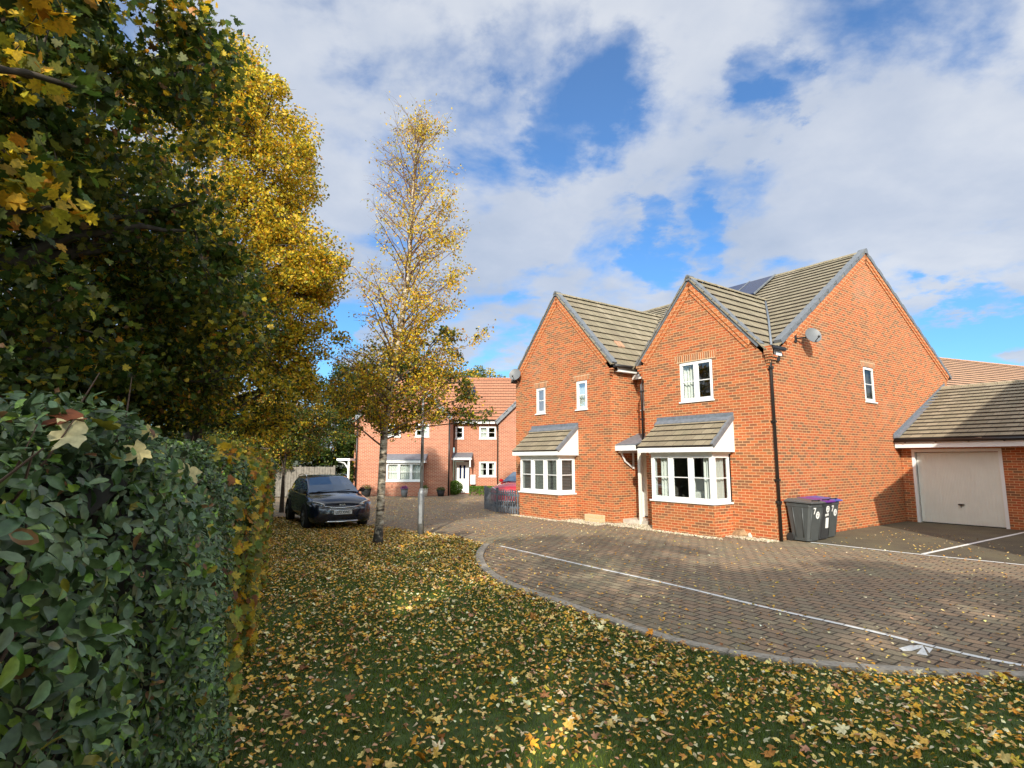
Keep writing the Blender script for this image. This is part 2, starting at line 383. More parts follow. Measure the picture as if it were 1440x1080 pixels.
for k in range(3):
    a0=10.95+k*1.05
    fr.prism([(18.7,z(18.7)),(20.2,z(20.2)),(20.2,z(20.2)+.06),(18.7,z(18.7)+.06)],a0,a0+.05,lambda u,v,h:(u,h,v))
fr.build('panel_frame',M['metalgrey'],so)
# right gable roof
bi=18.12
rr=roof_part('roof',[((b0R-.1,aS-.03,4.90),(14.5,aS-.03,4.90),(b0R-.1,10.25,7.47),(bi,10.25,7.47)),
                     ((14.5,12.5,4.97),(b0R-.1,12.5,4.97),(bi,10.25,7.47),(b0R-.1,10.25,7.47))],'tile',gauge=.37,parent=house)
rg=MB(); ridge(rg,(b0R-.1,10.25,7.47),(bi,10.25,7.47)); rg.build('ridge_tile',M['tile'],rr)
verge_set(house,rr,FR,(10.25,7.50),[(8.1,5.07),(12.42,5.09)])
# valley lead
vl=MB(); vl.tube([(14.35,aS+.08,5.10),(16.2,9.1,6.32),(18.1,10.25,7.52)],.035,6); vl.build('valley_lead',M['lead'],rr)
# left gable roof
bl=19.27
lr=roof_part('roof',[((b0L-.1,12.88,5.12),(14.5,12.88,5.12),(b0L-.1,15.68,8.2),(bl,15.68,8.2)),
                     ((14.5,18.5,5.12),(b0L-.1,18.5,5.12),(bl,15.68,8.2),(b0L-.1,15.68,8.2))],'tile',gauge=.37,parent=house)
rg=MB(); ridge(rg,(b0L-.1,15.68,8.2),(bl,15.68,8.2)); rg.build('ridge_tile',M['tile'],lr)
verge_set(house,lr,FL,(15.68,8.23),[(12.86,5.18),(18.52,5.18)])
vt=MB(); vt.prism([(14.35,13.62),(14.7,13.62),(14.7,13.82),(14.35,13.82)],0,.06,lambda u,v,h:(u,v,5.12+(v-12.88)*1.1+h+.03)); vt.build('roof_vent',M['tile_brown'],lr)
# gutters and fascias
def gutter(name,p0,p1,parent,r=.06):
    g=MB(); p0,p1=Vector(p0),Vector(p1); g.tube([p0,p1],r,10); return g.build(name,M['black'],parent)
g=gutter('gutter',(b0L-.02,12.80,5.10),(14.5,12.80,5.10),house)
f=MB(); f.box(b0L+.22,14.5,12.86,12.90,4.93,5.08); f.box(b0L+.22,14.5,12.90,13.04,4.93,4.95); f.build('fascia',M['white'],house)
g=gutter('gutter',(14.42,12.35,4.98),(14.42,12.8,4.98),house)
f=MB(); f.box(13.98,14.45,12.36,12.40,4.76,4.92); f.box(14.38,14.42,12.40,13.04,4.74,4.90); f.build('fascia',M['white'],house)
g=MB(); g.box(b0R-.02,14.62,aS-.2,aS-.09,4.93,5.03); g.build('gutter',M['black'],house,bevel=.02)
f=MB(); f.box(b0R+.14,14.55,aS-.09,aS-.06,4.80,4.93); f.build('fascia',M['white'],house)
f=MB(); f.box(b0R+.14,14.5,aS-.06,aS-.001,4.66,4.78); f.build('soffit',M['rubber'],house)
# downpipes
p=MB(); p.tube([(b0R+.13,aS-.15,4.93),(b0R+.13,aS-.15,4.80),(b0R+.05,aS-.075,4.62),(b0R+.05,aS-.075,.0)],.038,10)
for z_ in (4.4,3.0,1.5,.95): p.box(b0R+.0,b0R+.10,aS-.125,aS-.0,z_,z_+.05)
p.tube([(b0R+.05,aS-.075,1.0),(b0R+.05,aS-.075,.9)],.055,10); p.build('downpipe',M['black'],house)
p=MB(); p.tube([(14.3,12.5,4.95),(14.3,12.5,4.85),(14.1,12.3,4.6),(13.92,12.24,4.45),(13.92,12.24,2.55)],.036,10)
for z_ in (4.2,3.3): p.box(13.88,13.96,12.16,12.30,z_,z_+.05)
p.build('downpipe',M['black'],house)
# windows
window(house,FR,9.6,10.74,3.76,4.94,n=2,curtain=[(10.32,10.7,'c')])
window(house,FL,16.42,16.98,3.78,4.76,curtain=[(16.45,16.95,'blind')])
window(house,FL,14.13,14.69,3.78,4.78,curtain=[(14.3,14.66,'c')])
window(house,SD,19.6,20.36,3.9,5.03,curtain=[(19.62,20.34,'blind')])
window(house,FC,12.36,12.86,3.72,4.75,lintel=False)
# front door in the recess
dd=MB(); mbox(dd,FC,12.33,12.9,-.08,-.03,.2,2.22); d=dd.build('front_door',M['whitedoor'],house)
df=MB(); mbox(df,FC,12.25,12.33,-.06,.05,.16,2.28); mbox(df,FC,12.9,12.98,-.06,.05,.16,2.28); mbox(df,FC,12.33,12.9,-.06,.05,2.22,2.28); df.build('door_frame',M['white'],d)
dh=MB(); mbox(dh,FC,12.38,12.42,-.03,.02,1.0,1.25); dh.build('handle',M['metalgrey'],d)
st=MB(); st.box(13.75,14.6,12.1,13.04,-.02,.14); st.build('doorstep',M['stone'],house,bevel=.01)
po=MB(); po.box(13.74,13.81,12.25,12.33,.0,2.33); po.build('canopy_post',M['whitedoor'],house)
# canopy
cn=MB(); cn.prism([(13.5,2.48),(14.6,2.86),(14.6,2.92),(13.5,2.53)],12.2,13.2,lambda u,v,h:(u,h,v))
c=cn.build('door_canopy',M['lead'],house)
cf=MB(); cf.box(13.48,13.53,12.2,13.2,2.33,2.49); cf.box(13.53,14.6,13.16,13.2,2.33,2.49); cf.box(13.53,14.6,12.2,13.16,2.34,2.37); cf.build('canopy_fascia',M['white'],c)
cb=MB(); cb.tube([(13.62,12.95,2.33),(13.85,12.98,2.0),(14.3,13.0,1.75)],.035,4,smooth=False); cb.box(13.6,14.5,12.93,13.02,2.26,2.33); cb.tube([(14.25,12.98,2.3),(14.25,12.98,1.75)],.035,4,smooth=False); cb.build('bracket',M['white'],c)
# bay windows
def bay(bw,bf,a0,a1,ra0,ra1,zs,zt,zr,label,curt,ncas,scurt,rtop,nside=1):
    Bm=MB(); f=front(bf); sR=side(a0); sL=lambda u,d,z:(u,a1+d,z)
    for Mf,u0,u1 in ((f,a0,a1),(sR,bf,bw),(sL,bf,bw)):
        q=[(u0,0),(u1,0),(u1,zs-.05),(u0,zs-.05)]; Bm.face([Mf(u,0,z) for u,z in q],0,uv=q)
    Bm.box(bf,bw,a0,a1,zs-.06,zs-.05)
    bo=Bm.build('bay_window',M['brick'],house); 
    if label: bo['label']=label
    window(bo,f,a0,a1,zs,zt,n=ncas,lintel=False,depth=-.09,room=False,curtain=curt,name='frame',fw=.07,mull=.09)
    window(bo,sR,bf+.091,bw,zs,zt,n=1,lintel=False,depth=-.09,room=False,curtain=scurt,name='frame',fw=.07)
    window(bo,sL,bf+.091,bw,zs,zt,n=1,lintel=False,depth=-.09,room=False,name='frame',fw=.07)
    h=MB(); h.box(bf-.02,bw,a0-.02,a1+.02,zt,zt+.07); h.build('head_board',M['whitedoor'],bo)
    # roof: lean-to
    e=bf-.17; r=MB(); courses(r,(e,ra1,zr),(e,ra0,zr),(bw,ra1,rtop),(bw,ra0,rtop),gauge=.25,th=.045)
    ro=r.build('bay_roof',[M['tile'],M['tile_edge_shade']],bo)
    s=MB(); s.box(e,e+.03,ra0,ra1,zr-.15,zr-.02); s.box(e+.03,bw,ra0,ra1,zr-.15,zr-.12); s.build('fascia',M['white'],bo)
    for aa in (ra0,ra1-.03):
        k=MB()
        k.prism([(e+.03,zr-.12),(bw,zr-.12),(bw,rtop-.06),(e+.03,zr-.02)],aa,aa+.03,lambda u,v,hh:(u,hh,v))
        k.build('gable_cheek',M['white'],bo)
    l=MB(); l.box(bw-.03,bw-.002,ra0-.02,ra1+.05,rtop+.0,rtop+.14); l.prism([(bw-.16,rtop-.12),(bw,rtop+.04),(bw,rtop+.06),(bw-.16,rtop-.06)],ra0-.02,ra1+.05,lambda u,v,hh:(u,hh,v)); l.build('lead_flashing',M['lead'],bo)
    vv=MB()
    for aa in (ra0,): rake(vv,lambda u,d,z,aa=aa:(u,aa+d,z),(bw-.02,rtop),(e,zr),-.04,.04,-.05,.06,seg=.3,step=.006)
    vv.build('verge',M['verge'],bo)
    # inside of the bay: dark room behind
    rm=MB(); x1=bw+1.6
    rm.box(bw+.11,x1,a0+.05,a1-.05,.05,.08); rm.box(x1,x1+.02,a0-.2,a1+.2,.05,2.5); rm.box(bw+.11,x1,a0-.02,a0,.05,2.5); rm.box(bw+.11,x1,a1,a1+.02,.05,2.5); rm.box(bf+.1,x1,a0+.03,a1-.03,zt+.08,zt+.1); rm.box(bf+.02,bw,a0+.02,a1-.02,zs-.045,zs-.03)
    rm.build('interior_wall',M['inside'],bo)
    return bo
b1=bay(b0R,13.1,9.17,11.27,9.02,11.6,.9,2.2,2.40,'wide bay window with cream curtains and a sunlit chair inside',[(9.3,9.55,'c'),(10.75,11.0,'c')],3,[(13.35,13.8,'c')],3.2)
# armchair and cushion seen inside the bay
ch=MB(); ch.box(13.6,14.1,9.65,10.25,.9,1.16); ch.box(14.05,14.2,10.1,10.7,.9,1.55); ch.build('window_seat_cushion',M['curtain'],b1,bevel=.06)
b2=bay(b0L,12.5,14.78,16.98,14.62,17.2,.9,2.13,2.34,'bay window with closed grey slatted blinds',[(14.9,16.85,'blind')],3,[(12.65,13.2,'blind')],3.18)
# satellite dishes
def dish(b,a,z,rad,dirv,parent,wallpt):
    o=MB(); n=Vector(dirv).normalized(); x=n.cross(Vector((0,0,1))).normalized(); y=x.cross(n)
    c=Vector((b,a,z)); rings=[]
    for k in range(5):
        rr=rad*k/4; ring=[]
        for i in range(20):
            t=2*math.pi*i/20; ring.append(c+x*math.cos(t)*rr*1.0+y*math.sin(t)*rr*1.08+n*(.12*(rr/rad)**2*rad*1.6-.06))
        rings.append(ring)
    for r0,r1 in zip(rings,rings[1:]):
        for i in range(20): j=(i+1)%20; o.face([r0[i],r0[j],r1[j],r1[i]],smooth=True)
    for i in range(20):
        j=(i+1)%20; o.face([rings[4][i],rings[4][j],rings[4][j]-n*.015,rings[4][i]-n*.015])
    d=o.build('satellite_dish',M['dish'],parent)
    arm=MB(); arm.tube([wallpt,Vector(wallpt)+Vector((0,0,-.02)),c-n*.08],.022,8); arm.box(wallpt[0]-.06,wallpt[0]+.06,wallpt[1]-.0,wallpt[1]+.02,wallpt[2]-.12,wallpt[2]+.12)
    arm.tube([c-y*rad*.95-n*.03,c-y*rad*.9+n*rad*.9],.012,6); arm.tube([c-y*rad*.9+n*rad*.85,c-y*rad*.86+n*rad*1.0],.03,8)
    arm.build('bracket_arm',M['rubber'],d)
dish(15.78,7.58,5.5,.22,(-.55,-.75,.35),house,(15.45,aS-.03,5.42))
dish(12.98,17.95,5.42,.24,(-.75,-.55,.35),house,(b0L-.03,18.05,5.3))
# ============================================================ GARAGE
gb,ge,gr=21.9,21.45,26.3; g1=7.94; g0=2.0
gar=house_thing('brick_garage','low brick garage with a white door joined to the side of the gabled house','garage',24,5)
gw=MB(); GF=front(gb)
wall(gw,GF,[(g0,2.5),(g1,2.5)],[(5.27,7.62,.0,2.38),(2.4,4.6,.0,2.38)],reveal=.12)
wall(gw,lambda u,d,z:(u,g0,z),[(gb,2.5),(gr,4.6),(30.7,2.5)],[])
wall(gw,lambda u,d,z:(30.7,u,z),[(g0,2.5),(g1,2.5)],[]); wall(gw,lambda u,d,z:(u,g1,z),[(27.05,4.3),(30.7,2.5)],[])
gw.build('wall',M['brick'],gar)
r=MB(); courses(r,(ge,g0-.1,2.72),(ge,g1,2.72),(gr,g0-.1,4.80),(gr,g1,4.80),gauge=.345); courses(r,(31.1,g1,2.72),(31.1,g0-.1,2.72),(gr,g1,4.80),(gr,g0-.1,4.80),gauge=.345)
gro=r.build('roof',[M['tile'],M['tile_edge_shade']],gar)
rg=MB(); ridge(rg,(gr,g0-.1,4.80),(gr,g1-.02,4.80)); rg.build('ridge_tile',M['tile'],gro)
l=MB(); l.prism([(ge-.04,2.74),(gr+.3,4.84),(gr+.3,5.02),(ge-.04,2.90)],g1-.03,g1-.01,lambda u,v,h:(u,h,v)); l.prism([(ge-.04,2.76),(gr+.2,4.84),(gr+.2,4.88),(ge-.04,2.80)],g1-.17,g1-.02,lambda u,v,h:(u,h,v)); l.build('lead_flashing',M['lead'],gro)
v=MB(); rake(v,lambda u,d,z:(u,g0-.1-d,z),(gr,4.82),(ge,2.76),-.05,.04,-.14,.06,seg=.34,step=.006); rake(v,lambda u,d,z:(u,g0-.1-d,z),(gr,4.82),(31.1,2.76),-.05,.04,-.14,.06,seg=.34,step=.006); v.build('verge',M['verge'],gro)
f=MB(); f.box(ge+.02,ge+.05,g0-.1,g1-.01,2.43,2.62); f.box(ge+.05,gb,g0-.1,g1-.01,2.43,2.46); f.build('fascia',M['white'],gar)
g=MB(); g.tube([(ge-.04,g0-.1,2.66),(ge-.04,g1-.03,2.66)],.055,10)
for k in range(7): g.box(ge-.06,ge+.02,7.6-k*.85,7.63-k*.85,2.59,2.66)
g.build('gutter',M['black'],gar)
def gdoor(u0,u1,lab=None):
    d=MB(); n=26; w=(u1-u0-.2)/n; z0_,z1_=.03,2.27
    for k in range(n):   # ribbed pressed steel panel
        a=u0+.1+k*w
        d.face([GF(a,-.1,z0_),GF(a+w*.42,-.1,z0_),GF(a+w*.42,-.1,z1_),GF(a,-.1,z1_)]); d.face([GF(a+w*.42,-.1,z0_),GF(a+w*.5,-.106,z0_),GF(a+w*.5,-.106,z1_),GF(a+w*.42,-.1,z1_)])
        d.face([GF(a+w*.5,-.106,z0_),GF(a+w*.92,-.106,z0_),GF(a+w*.92,-.106,z1_),GF(a+w*.5,-.106,z1_)]); d.face([GF(a+w*.92,-.106,z0_),GF(a+w,-.1,z0_),GF(a+w,-.1,z1_),GF(a+w*.92,-.106,z1_)])
    mbox(d,GF,u0+.1,u1-.1,-.14,-.115,.03,2.27)
    do=d.build('garage_door',M['whitedoor'],gar)
    if lab: do['label']=lab
    f=MB(); mbox(f,GF,u0,u0+.085,-.12,.012,0,2.38); mbox(f,GF,u1-.085,u1,-.12,.012,0,2.38); mbox(f,GF,u0+.085,u1-.085,-.12,.012,2.29,2.38); f.build('door_frame',M['white'],do)
    h=MB(); mu=(u0+u1)/2; mbox(h,GF,mu-.1,mu+.06,-.1,-.05,.62,.66); mbox(h,GF,mu-.02,mu+.0,-.1,-.07,.54,.62); h.build('handle',M['black'],do,bevel=.008)
    t=MB(); mbox(t,GF,u0+.1,u1-.1,-.11,-.09,.0,.03); t.build('bottom_seal',M['rubber'],do)
gdoor(5.27,7.62); gdoor(2.4,4.6)
# ============================================================ TERRACE HOUSES AT THE BACK (face the camera)
def FM(Y): return lambda u,d,z:(u,Y-d,z)
far=thing('brick_house','red brick house with a small front gable, half hidden behind the birch','house',(-6.3,34,0),0,off=(-6.3,34,0))
w=MB(); F1=FM(32.6)
wall(w,F1,[(-9.0,4.5),(-6.25,7.15),(-3.57,4.5)],[(-7.25,-6.45,3.35,4.1),(-5.6,-4.8,3.35,4.1)])
wall(w,lambda u,d,z:(-3.57,u,z),[(32.6,4.5),(34.4,4.5)],[]); wall(w,lambda u,d,z:(-9.0,u,z),[(32.6,4.5),(41,4.5)],[])
wall(w,FM(34.4),[(-9.6,4.4),(-3.57,4.4)],[])
w.build('wall',M['brick_far'],far)
ro=roof_part('roof',[((-9.2,32.4,4.35),(-9.2,36,4.35),(-6.25,32.4,7.25),(-6.25,37.5,7.25)),((-3.4,36,4.35),(-3.4,32.4,4.35),(-6.25,37.5,7.25),(-6.25,32.4,7.25)),
    ((-9.6,34.2,4.4),(-3.55,34.2,4.4),(-9.6,37.9,7.5),(-3.55,37.9,7.5)),((-3.55,41.6,4.4),(-9.6,41.6,4.4),(-3.55,37.9,7.5),(-9.6,37.9,7.5))],'tile_red',parent=far)
v=MB()
for t in ((-9.1,4.42),(-3.45,4.42)): rake(v,F1,(-6.25,7.28),t,-.1,.2,-.16,.07,seg=.34,step=.006)
v.build('verge',M['verge'],ro)
sk=MB(); 
for x0 in (-7.9,):
    sk.prism([(35.9,5.95),(36.6,6.55),(36.6,6.62),(35.9,6.02)],x0,x0+.7,lambda u,vv,h:(h,u,vv))
sk.build('skylight',M['solar'],ro)
window(far,F1,-7.25,-6.45,3.35,4.1,n=1,lintel=False,curtain=[(-7.2,-6.85,'c')]); window(far,F1,-5.6,-4.8,3.35,4.1,n=1,lintel=False,curtain=[(-5.3,-4.85,'c')])
# bay of the far house
fb=MB(); fb.box(-7.1,-5.0,32.1,32.6,0,.80); bo=fb.build('bay_window',M['brick_far'],far)
window(bo,FM(32.1),-7.1,-5.0,.84,1.85,n=3,lintel=False,room=False,curtain=[(-7.0,-5.1,'c')],name='frame')
x=MB(); x.box(-7.2,-4.9,31.95,32.6,1.86,2.0); x.build('fascia',M['white'],bo)
x=MB(); x.prism([(31.92,2.0),(32.6,2.3),(32.6,2.36),(31.92,2.05)],-7.25,-4.85,lambda u,vv,h:(h,u,vv)); x.build('bay_roof',M['lead'],bo)
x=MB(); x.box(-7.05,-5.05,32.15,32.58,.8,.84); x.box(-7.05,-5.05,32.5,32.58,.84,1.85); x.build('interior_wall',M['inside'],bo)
pc=MB(); pc.box(-9.75,-9.0,31.5,33.4,1.98,2.1); pc.box(-9.15,-9.05,31.6,31.7,0,1.98); pc.tube([(-9.7,31.65,1.95),(-9.35,31.65,1.85),(-9.1,31.65,1.5)],.04,4,smooth=False); pc.build('porch_canopy',M['white'],far)
for x_ in (-3.62,-8.93): p=MB(); p.tube([(x_,32.52,4.3),(x_,32.52,0)],.045,8); p.build('downpipe',M['black'],far)
# second far house
far2=thing('brick_house','red brick terraced house with a white front door, left of the picket fence','house',(-1.5,36,0),0,off=(-1.5,36,0))
w=MB(); F2=FM(34.4)
wall(w,F2,[(-3.5,4.32),(-.83,4.32)],[(-3.45,-2.95,3.3,4.05),(-2.0,-.97,3.3,4.05),(-2.0,-.97,1.02,1.92),(-3.45,-2.55,.05,1.95)])
# projecting wing on the right, its ridge running away to the right
wall(w,FM(33.6),[(-.80,4.3),(1.7,6.7),(4.2,4.3)],[]); wall(w,lambda u,d,z:(-.80,u,z),[(33.6,4.3),(34.4,4.3)],[])
wall(w,lambda u,d,z:(4.2,u,z),[(33.6,4.3),(41,4.3)],[]); wall(w,FM(41.4),[(-3.5,4.3),(4.2,4.3)],[])
w.build('wall',M['brick_far'],far2)
ro=roof_part('roof',[((-3.53,34.15,4.42),(4.3,34.15,4.42),(-3.53,37.9,7.5),(4.3,37.9,7.5)),((4.3,41.6,4.42),(-3.53,41.6,4.42),(4.3,37.9,7.5),(-3.53,37.9,7.5)),
    ((-1.0,33.4,4.2),(-1.0,34.2,4.2),(1.7,33.4,6.8),(1.7,37.0,6.8)),((4.4,34.2,4.2),(4.4,33.4,4.2),(1.7,37.0,6.8),(1.7,33.4,6.8))],'tile_red',parent=far2)
v=MB(); rake(v,FM(33.6),(1.7,6.85),(-1.0,4.22),-.1,.2,-.16,.07,seg=.34,step=.006); rake(v,FM(33.6),(1.7,6.85),(4.4,4.22),-.1,.2,-.16,.07,seg=.34,step=.006); v.build('verge',M['verge'],ro)
rg=MB(); ridge(rg,(-3.5,37.9,7.5),(4.3,37.9,7.5)); rg.build('ridge_tile',M['tile_red'],ro)
sk=MB(); sk.prism([(36.0,6.08),(36.75,6.7),(36.75,6.77),(36.0,6.15)],-3.1,-2.4,lambda u,vv,h:(h,u,vv)); sk.build('skylight',M['solar'],ro)
window(far2,F2,-3.45,-2.95,3.3,4.05,lintel=False); window(far2,F2,-2.0,-.97,3.3,4.05,n=2,lintel=False,curtain=[(-1.95,-1.6,'c')]); window(far2,F2,-2.0,-.97,1.02,1.92,n=2,lintel=False,curtain=[(-1.95,-1.75,'c'),(-1.2,-1.0,'c')])
x=MB(); x.box(-3.5,-.8,34.1,34.14,4.2,4.36); x.build('fascia',M['white'],far2)
x=MB(); x.tube([(-3.5,34.05,4.4),(-.8,34.05,4.4)],.05,8); x.build('gutter',M['black'],far2)
x=MB(); x.tube([(-.86,34.1,4.35),(-.86,34.1,4.2),(-.86,34.33,4.0),(-.86,34.33,0)],.045,8); x.build('downpipe',M['black'],far2)
x=MB(); mbox(x,F2,-3.4,-2.6,-.08,-.02,.05,1.9); do=x.build('front_door',M['white'],far2)
x=MB(); mbox(x,F2,-3.18,-3.06,-.02,.0,.9,1.7); mbox(x,F2,-2.94,-2.82,-.02,.0,.9,1.7); x.build('pane',M['solar'],do)
x=MB(); x.box(-3.75,-2.4,33.5,34.4,2.02,2.14); cn=x.build('door_canopy',M['white'],far2)
x=MB(); x.prism([(33.5,2.14),(34.4,2.42),(34.4,2.46),(33.5,2.18)],-3.78,-2.37,lambda u,vv,h:(h,u,vv)); x.build('canopy_roof',M['lead'],cn)
x=MB(); x.box(-2.52,-2.44,33.55,33.63,1.6,2.02); x.tube([(-2.5,33.6,2.0),(-2.5,34.2,1.6)],.03,4,smooth=False); x.build('bracket',M['white'],cn)
x=MB(); x.box(-2.5,-2.2,34.2,34.39,.56,1.13); x.build('meter_box',M['white'],far2,bevel=.01)
# ============================================================ HOUSE BEYOND THE GARAGE
hh=R(68); U=Vector((math.sin(hh),math.cos(hh),0)); Vn=Vector((-math.cos(hh),math.sin(hh),0))
rb=thing('brick_house','brick house with a long brown tiled roof seen over the garage ridge','house',(30,34,0),0,off=(30,34,0))
O=Vector((24.4,32.0,0))-U*6
w=MB()
def Q(s,t,z): return tuple(O+U*s+Vn*t+Vector((0,0,z)))
for (s0,t0),(s1,t1) in (((0,-4.5),(22,-4.5)),((22,-4.5),(22,4.5)),((22,4.5),(0,4.5)),((0,4.5),(0,-4.5))):
    w.face([Q(s0,t0,0),Q(s1,t1,0),Q(s1,t1,5.0),Q(s0,t0,5.0)])
for s in (0,22): w.face([Q(s,-4.5,5.0),Q(s,4.5,5.0),Q(s,0,7.8)])
w.build('wall',M['brick_far'],rb)
ro=roof_part('roof',[(Q(-.2,-4.8,4.75),Q(22.2,-4.8,4.75),Q(-.2,0,7.85),Q(22.2,0,7.85)),(Q(22.2,4.8,4.75),Q(-.2,4.8,4.75),Q(22.2,0,7.85),Q(-.2,0,7.85))],'tile_brown',parent=rb)
rg=MB(); ridge(rg,Q(-.2,0,7.87),Q(22.2,0,7.87)); rg.build('ridge_tile',M['tile_brown'],ro)
# ============================================================ NEIGHBOUR OUTSIDE THE FRAME (casts the shade on the garage)
nb=thing('brick_house','brick house just right of the view that shades the garage','house',(14.5,6,0),0,off=(14.5,6,0))
w=MB()
FB=lambda u,d,z:(u,10+d,z)
wall(w,FB,[(10.6,5.0),(17.0,10.0),(23.4,5.0)],[(12,13.2,3.7,4.9),(12,13.6,1,2.2)]); wall(w,lambda u,d,z:(u,2-d,z),[(10.6,5.0),(17.0,10.0),(23.4,5.0)],[])
wall(w,lambda u,d,z:(10.6-d,u,z),[(2,5),(10,5)],[(4,5.2,1,2.2),(4,5.2,3.7,4.9)]); wall(w,lambda u,d,z:(23.4,u,z),[(2,5),(10,5)],[])
w.build('wall',M['brick'],nb)
ro=roof_part('roof',[((10.35,1.8,4.85),(10.35,10.2,4.85),(17.0,1.8,10.1),(17.0,10.2,10.1)),((23.65,10.2,4.85),(23.65,1.8,4.85),(17.0,10.2,10.1),(17.0,1.8,10.1))],'tile',parent=nb)
for a_ in ((12,13.2,3.7,4.9),(12,13.6,1,2.2)): window(nb,FB,*a_,n=2,lintel=False)
for a_ in ((4,5.2,1,2.2),(4,5.2,3.7,4.9)): window(nb,lambda u,d,z:(10.6-d,u,z),*a_,n=2,lintel=False)
# ============================================================ CARS
def make_car(name,label,cat,loc,heading,paint,plate=None,logo=None,rails=True):
    rt=thing(name,label,cat,loc,heading)
    st=[(2.20,.62,.60,.30),(2.16,.76,.70,.26),(2.05,.86,.80,.22),(1.80,.90,.90,.22),(1.40,.91,.965,.24),(1.05,.91,1.02,.26),(.4,.90,1.03,.26),(-.4,.90,1.05,.26),(-1.2,.905,1.08,.26),(-1.7,.90,1.08,.26),(-2.0,.86,1.04,.28),(-2.15,.76,.95,.32),(-2.2,.6,.7,.38)]
    b=MB(); rings=[]
    for x,w,t,z0 in st:
        h=t-z0; pr=[(0,z0),(w*.8,z0),(w*.96,z0+.06),(w,z0+h*.30),(w*.99,z0+h*.52),(w*1.0,z0+h*.72),(w*.95,z0+h*.92),(w*.84,t),(w*.45,t+.035),(0,t+.045)]
        ring=pr+[(-y,z) for y,z in pr[-2:0:-1]]
        i0=len(b.v); b.v+=[(x,y,z) for y,z in ring]; rings.append((i0,len(ring)))
    for (a,n),(c,_) in zip(rings,rings[1:]):
        for k in range(n): j=(k+1)%n; b.facei([a+k,a+j,c+j,c+k],0,True)
    b.facei(list(range(rings[0][0],rings[0][0]+n)),0,True); b.facei(list(range(rings[-1][0],rings[-1][0]+n)),0,True)
    body=b.build('body',paint,rt)
    # greenhouse
    gh=[(1.08,.80,1.02,.80,1.03),(.72,.80,1.02,.66,1.24),(.28,.82,1.03,.64,1.46),(-.3,.82,1.04,.65,1.52),(-1.0,.82,1.06,.65,1.51),(-1.55,.80,1.06,.61,1.45),(-1.85,.76,1.06,.60,1.22),(-2.05,.74,1.04,.70,1.05)]
    g=MB(); rr=[]
    for x,w0,z0,w1,z1 in gh:
        i0=len(g.v); pts=[(w0,z0),(w0*.4+w1*.6,z0+(z1-z0)*.62),(w1,z1-.015),(w1*.8,z1+.012),(w1*.4,z1+.028),(0,z1+.032)]
        pts=pts+[(-y,z) for y,z in pts[-2::-1]]; g.v+=[(x,y,z) for y,z in pts]; rr.append((i0,len(pts)))
    for (a,n),(c,_) in zip(rr,rr[1:]):
        for k in range(n-1): g.facei([a+k,a+k+1,c+k+1,c+k],0,True)
    g.build('cabin',paint,rt)
    gl=M['carglass']
    o=MB()
    def P(i,s,f): # point on cabin side at station i, fraction f of height
        x,w0,z0,w1,z1=gh[i]; f2=f; y=w0+(w1-w0)*f2
        if f2<.62: y=w0+(w0*.4+w1*.6-w0)*(f2/.62)
        else: y=(w0*.4+w1*.6)+(w1-(w0*.4+w1*.6))*((f2-.62)/.38)
        return Vector((x,s*(y+.012),z0+(z1-z0)*f2))
    # windscreen
    ws=MB()
    A=[(1.06,-.76,1.045),(1.09,-.4,1.055),(1.10,0,1.06),(1.09,.4,1.055),(1.06,.76,1.045)]; B=[(.74,-.67,1.245),(.76,-.34,1.26),(.765,0,1.265),(.76,.34,1.26),(.74,.67,1.245)]; C=[(.31,-.59,1.455),(.32,-.30,1.485),(.325,0,1.49),(.32,.30,1.485),(.31,.59,1.455)]
    for X,Y in ((A,B),(B,C)):
        for k in range(4): ws.face([Vector(q)+Vector((.012,0,.014)) for q in (X[k],X[k+1],Y[k+1],Y[k])],smooth=True)
    wo=ws.build('windscreen',gl,rt)
    wp=MB(); wp.tube([(1.1,-.5,1.075),(1.0,-.05,1.13)],.008,5); wp.tube([(1.1,.1,1.075),(1.02,.5,1.12)],.008,5); wp.build('wiper',M['rubber'],wo)
    for s in (1,-1):
        sw=MB(); lo,hi=.10,.86
        seq=[1,2,3,4,5]
        for i,j in zip(seq,seq[1:]):
            l0=lo if i>1 else .16; h0=hi if i>1 else .62
            sw.face([P(i,s,l0),P(j,s,lo),P(j,s,hi if j<5 else .7),P(i,s,h0)],smooth=True)
        so=sw.build('side_window',gl,rt)
        pl=MB(); 
        for xx in (-.35,): pl.box(xx-.03,xx+.03,s*.79-.01,s*.79+.01,1.06,1.10); 
        mi=MB(); mi.box(.78,.95,s*.93-.09*1,s*.93+.10,1.03,1.17); mo=mi.build('wing_mirror',paint,rt,bevel=.04)
        ar=MB(); ar.tube([(.86,s*.78,1.05),(.86,s*.88,1.07)],.025,6); ar.build('mirror_arm',M['rubber'],mo)
        if rails:
            ra=MB(); ra.tube([(.1,s*.63,1.49),(.05,s*.63,1.55),(-.6,s*.63,1.575),(-1.3,s*.61,1.53),(-1.4,s*.60,1.48)],.014,6); ra.build('roof_rail',M['chrome'],rt)
        # lamps
        hl=MB(); q=[(2.10,.44,.70),(2.07,.56,.775),(1.93,.77,.835),(1.72,.90,.85),(1.74,.91,.79),(1.95,.86,.72),(2.10,.66,.66)]
        hl.prism([(k,0) for k in range(0)] or [(0,0),(1,0),(0,1)],0,.0001,lambda u,v,h:(2.0,s*.7,.75)) if False else None
        front_=[Vector((x+.045,s*(y+.025),z+.004)) for x,y,z in q]; back=[Vector((x-.12,s*(y-.1),z)) for x,y,z in q]
        hl.face(front_); 
        for k in range(len(q)): j=(k+1)%len(q); hl.face([front_[k],front_[j],back[j],back[k]])
        ho=hl.build('headlight',M['lampglass'],rt)
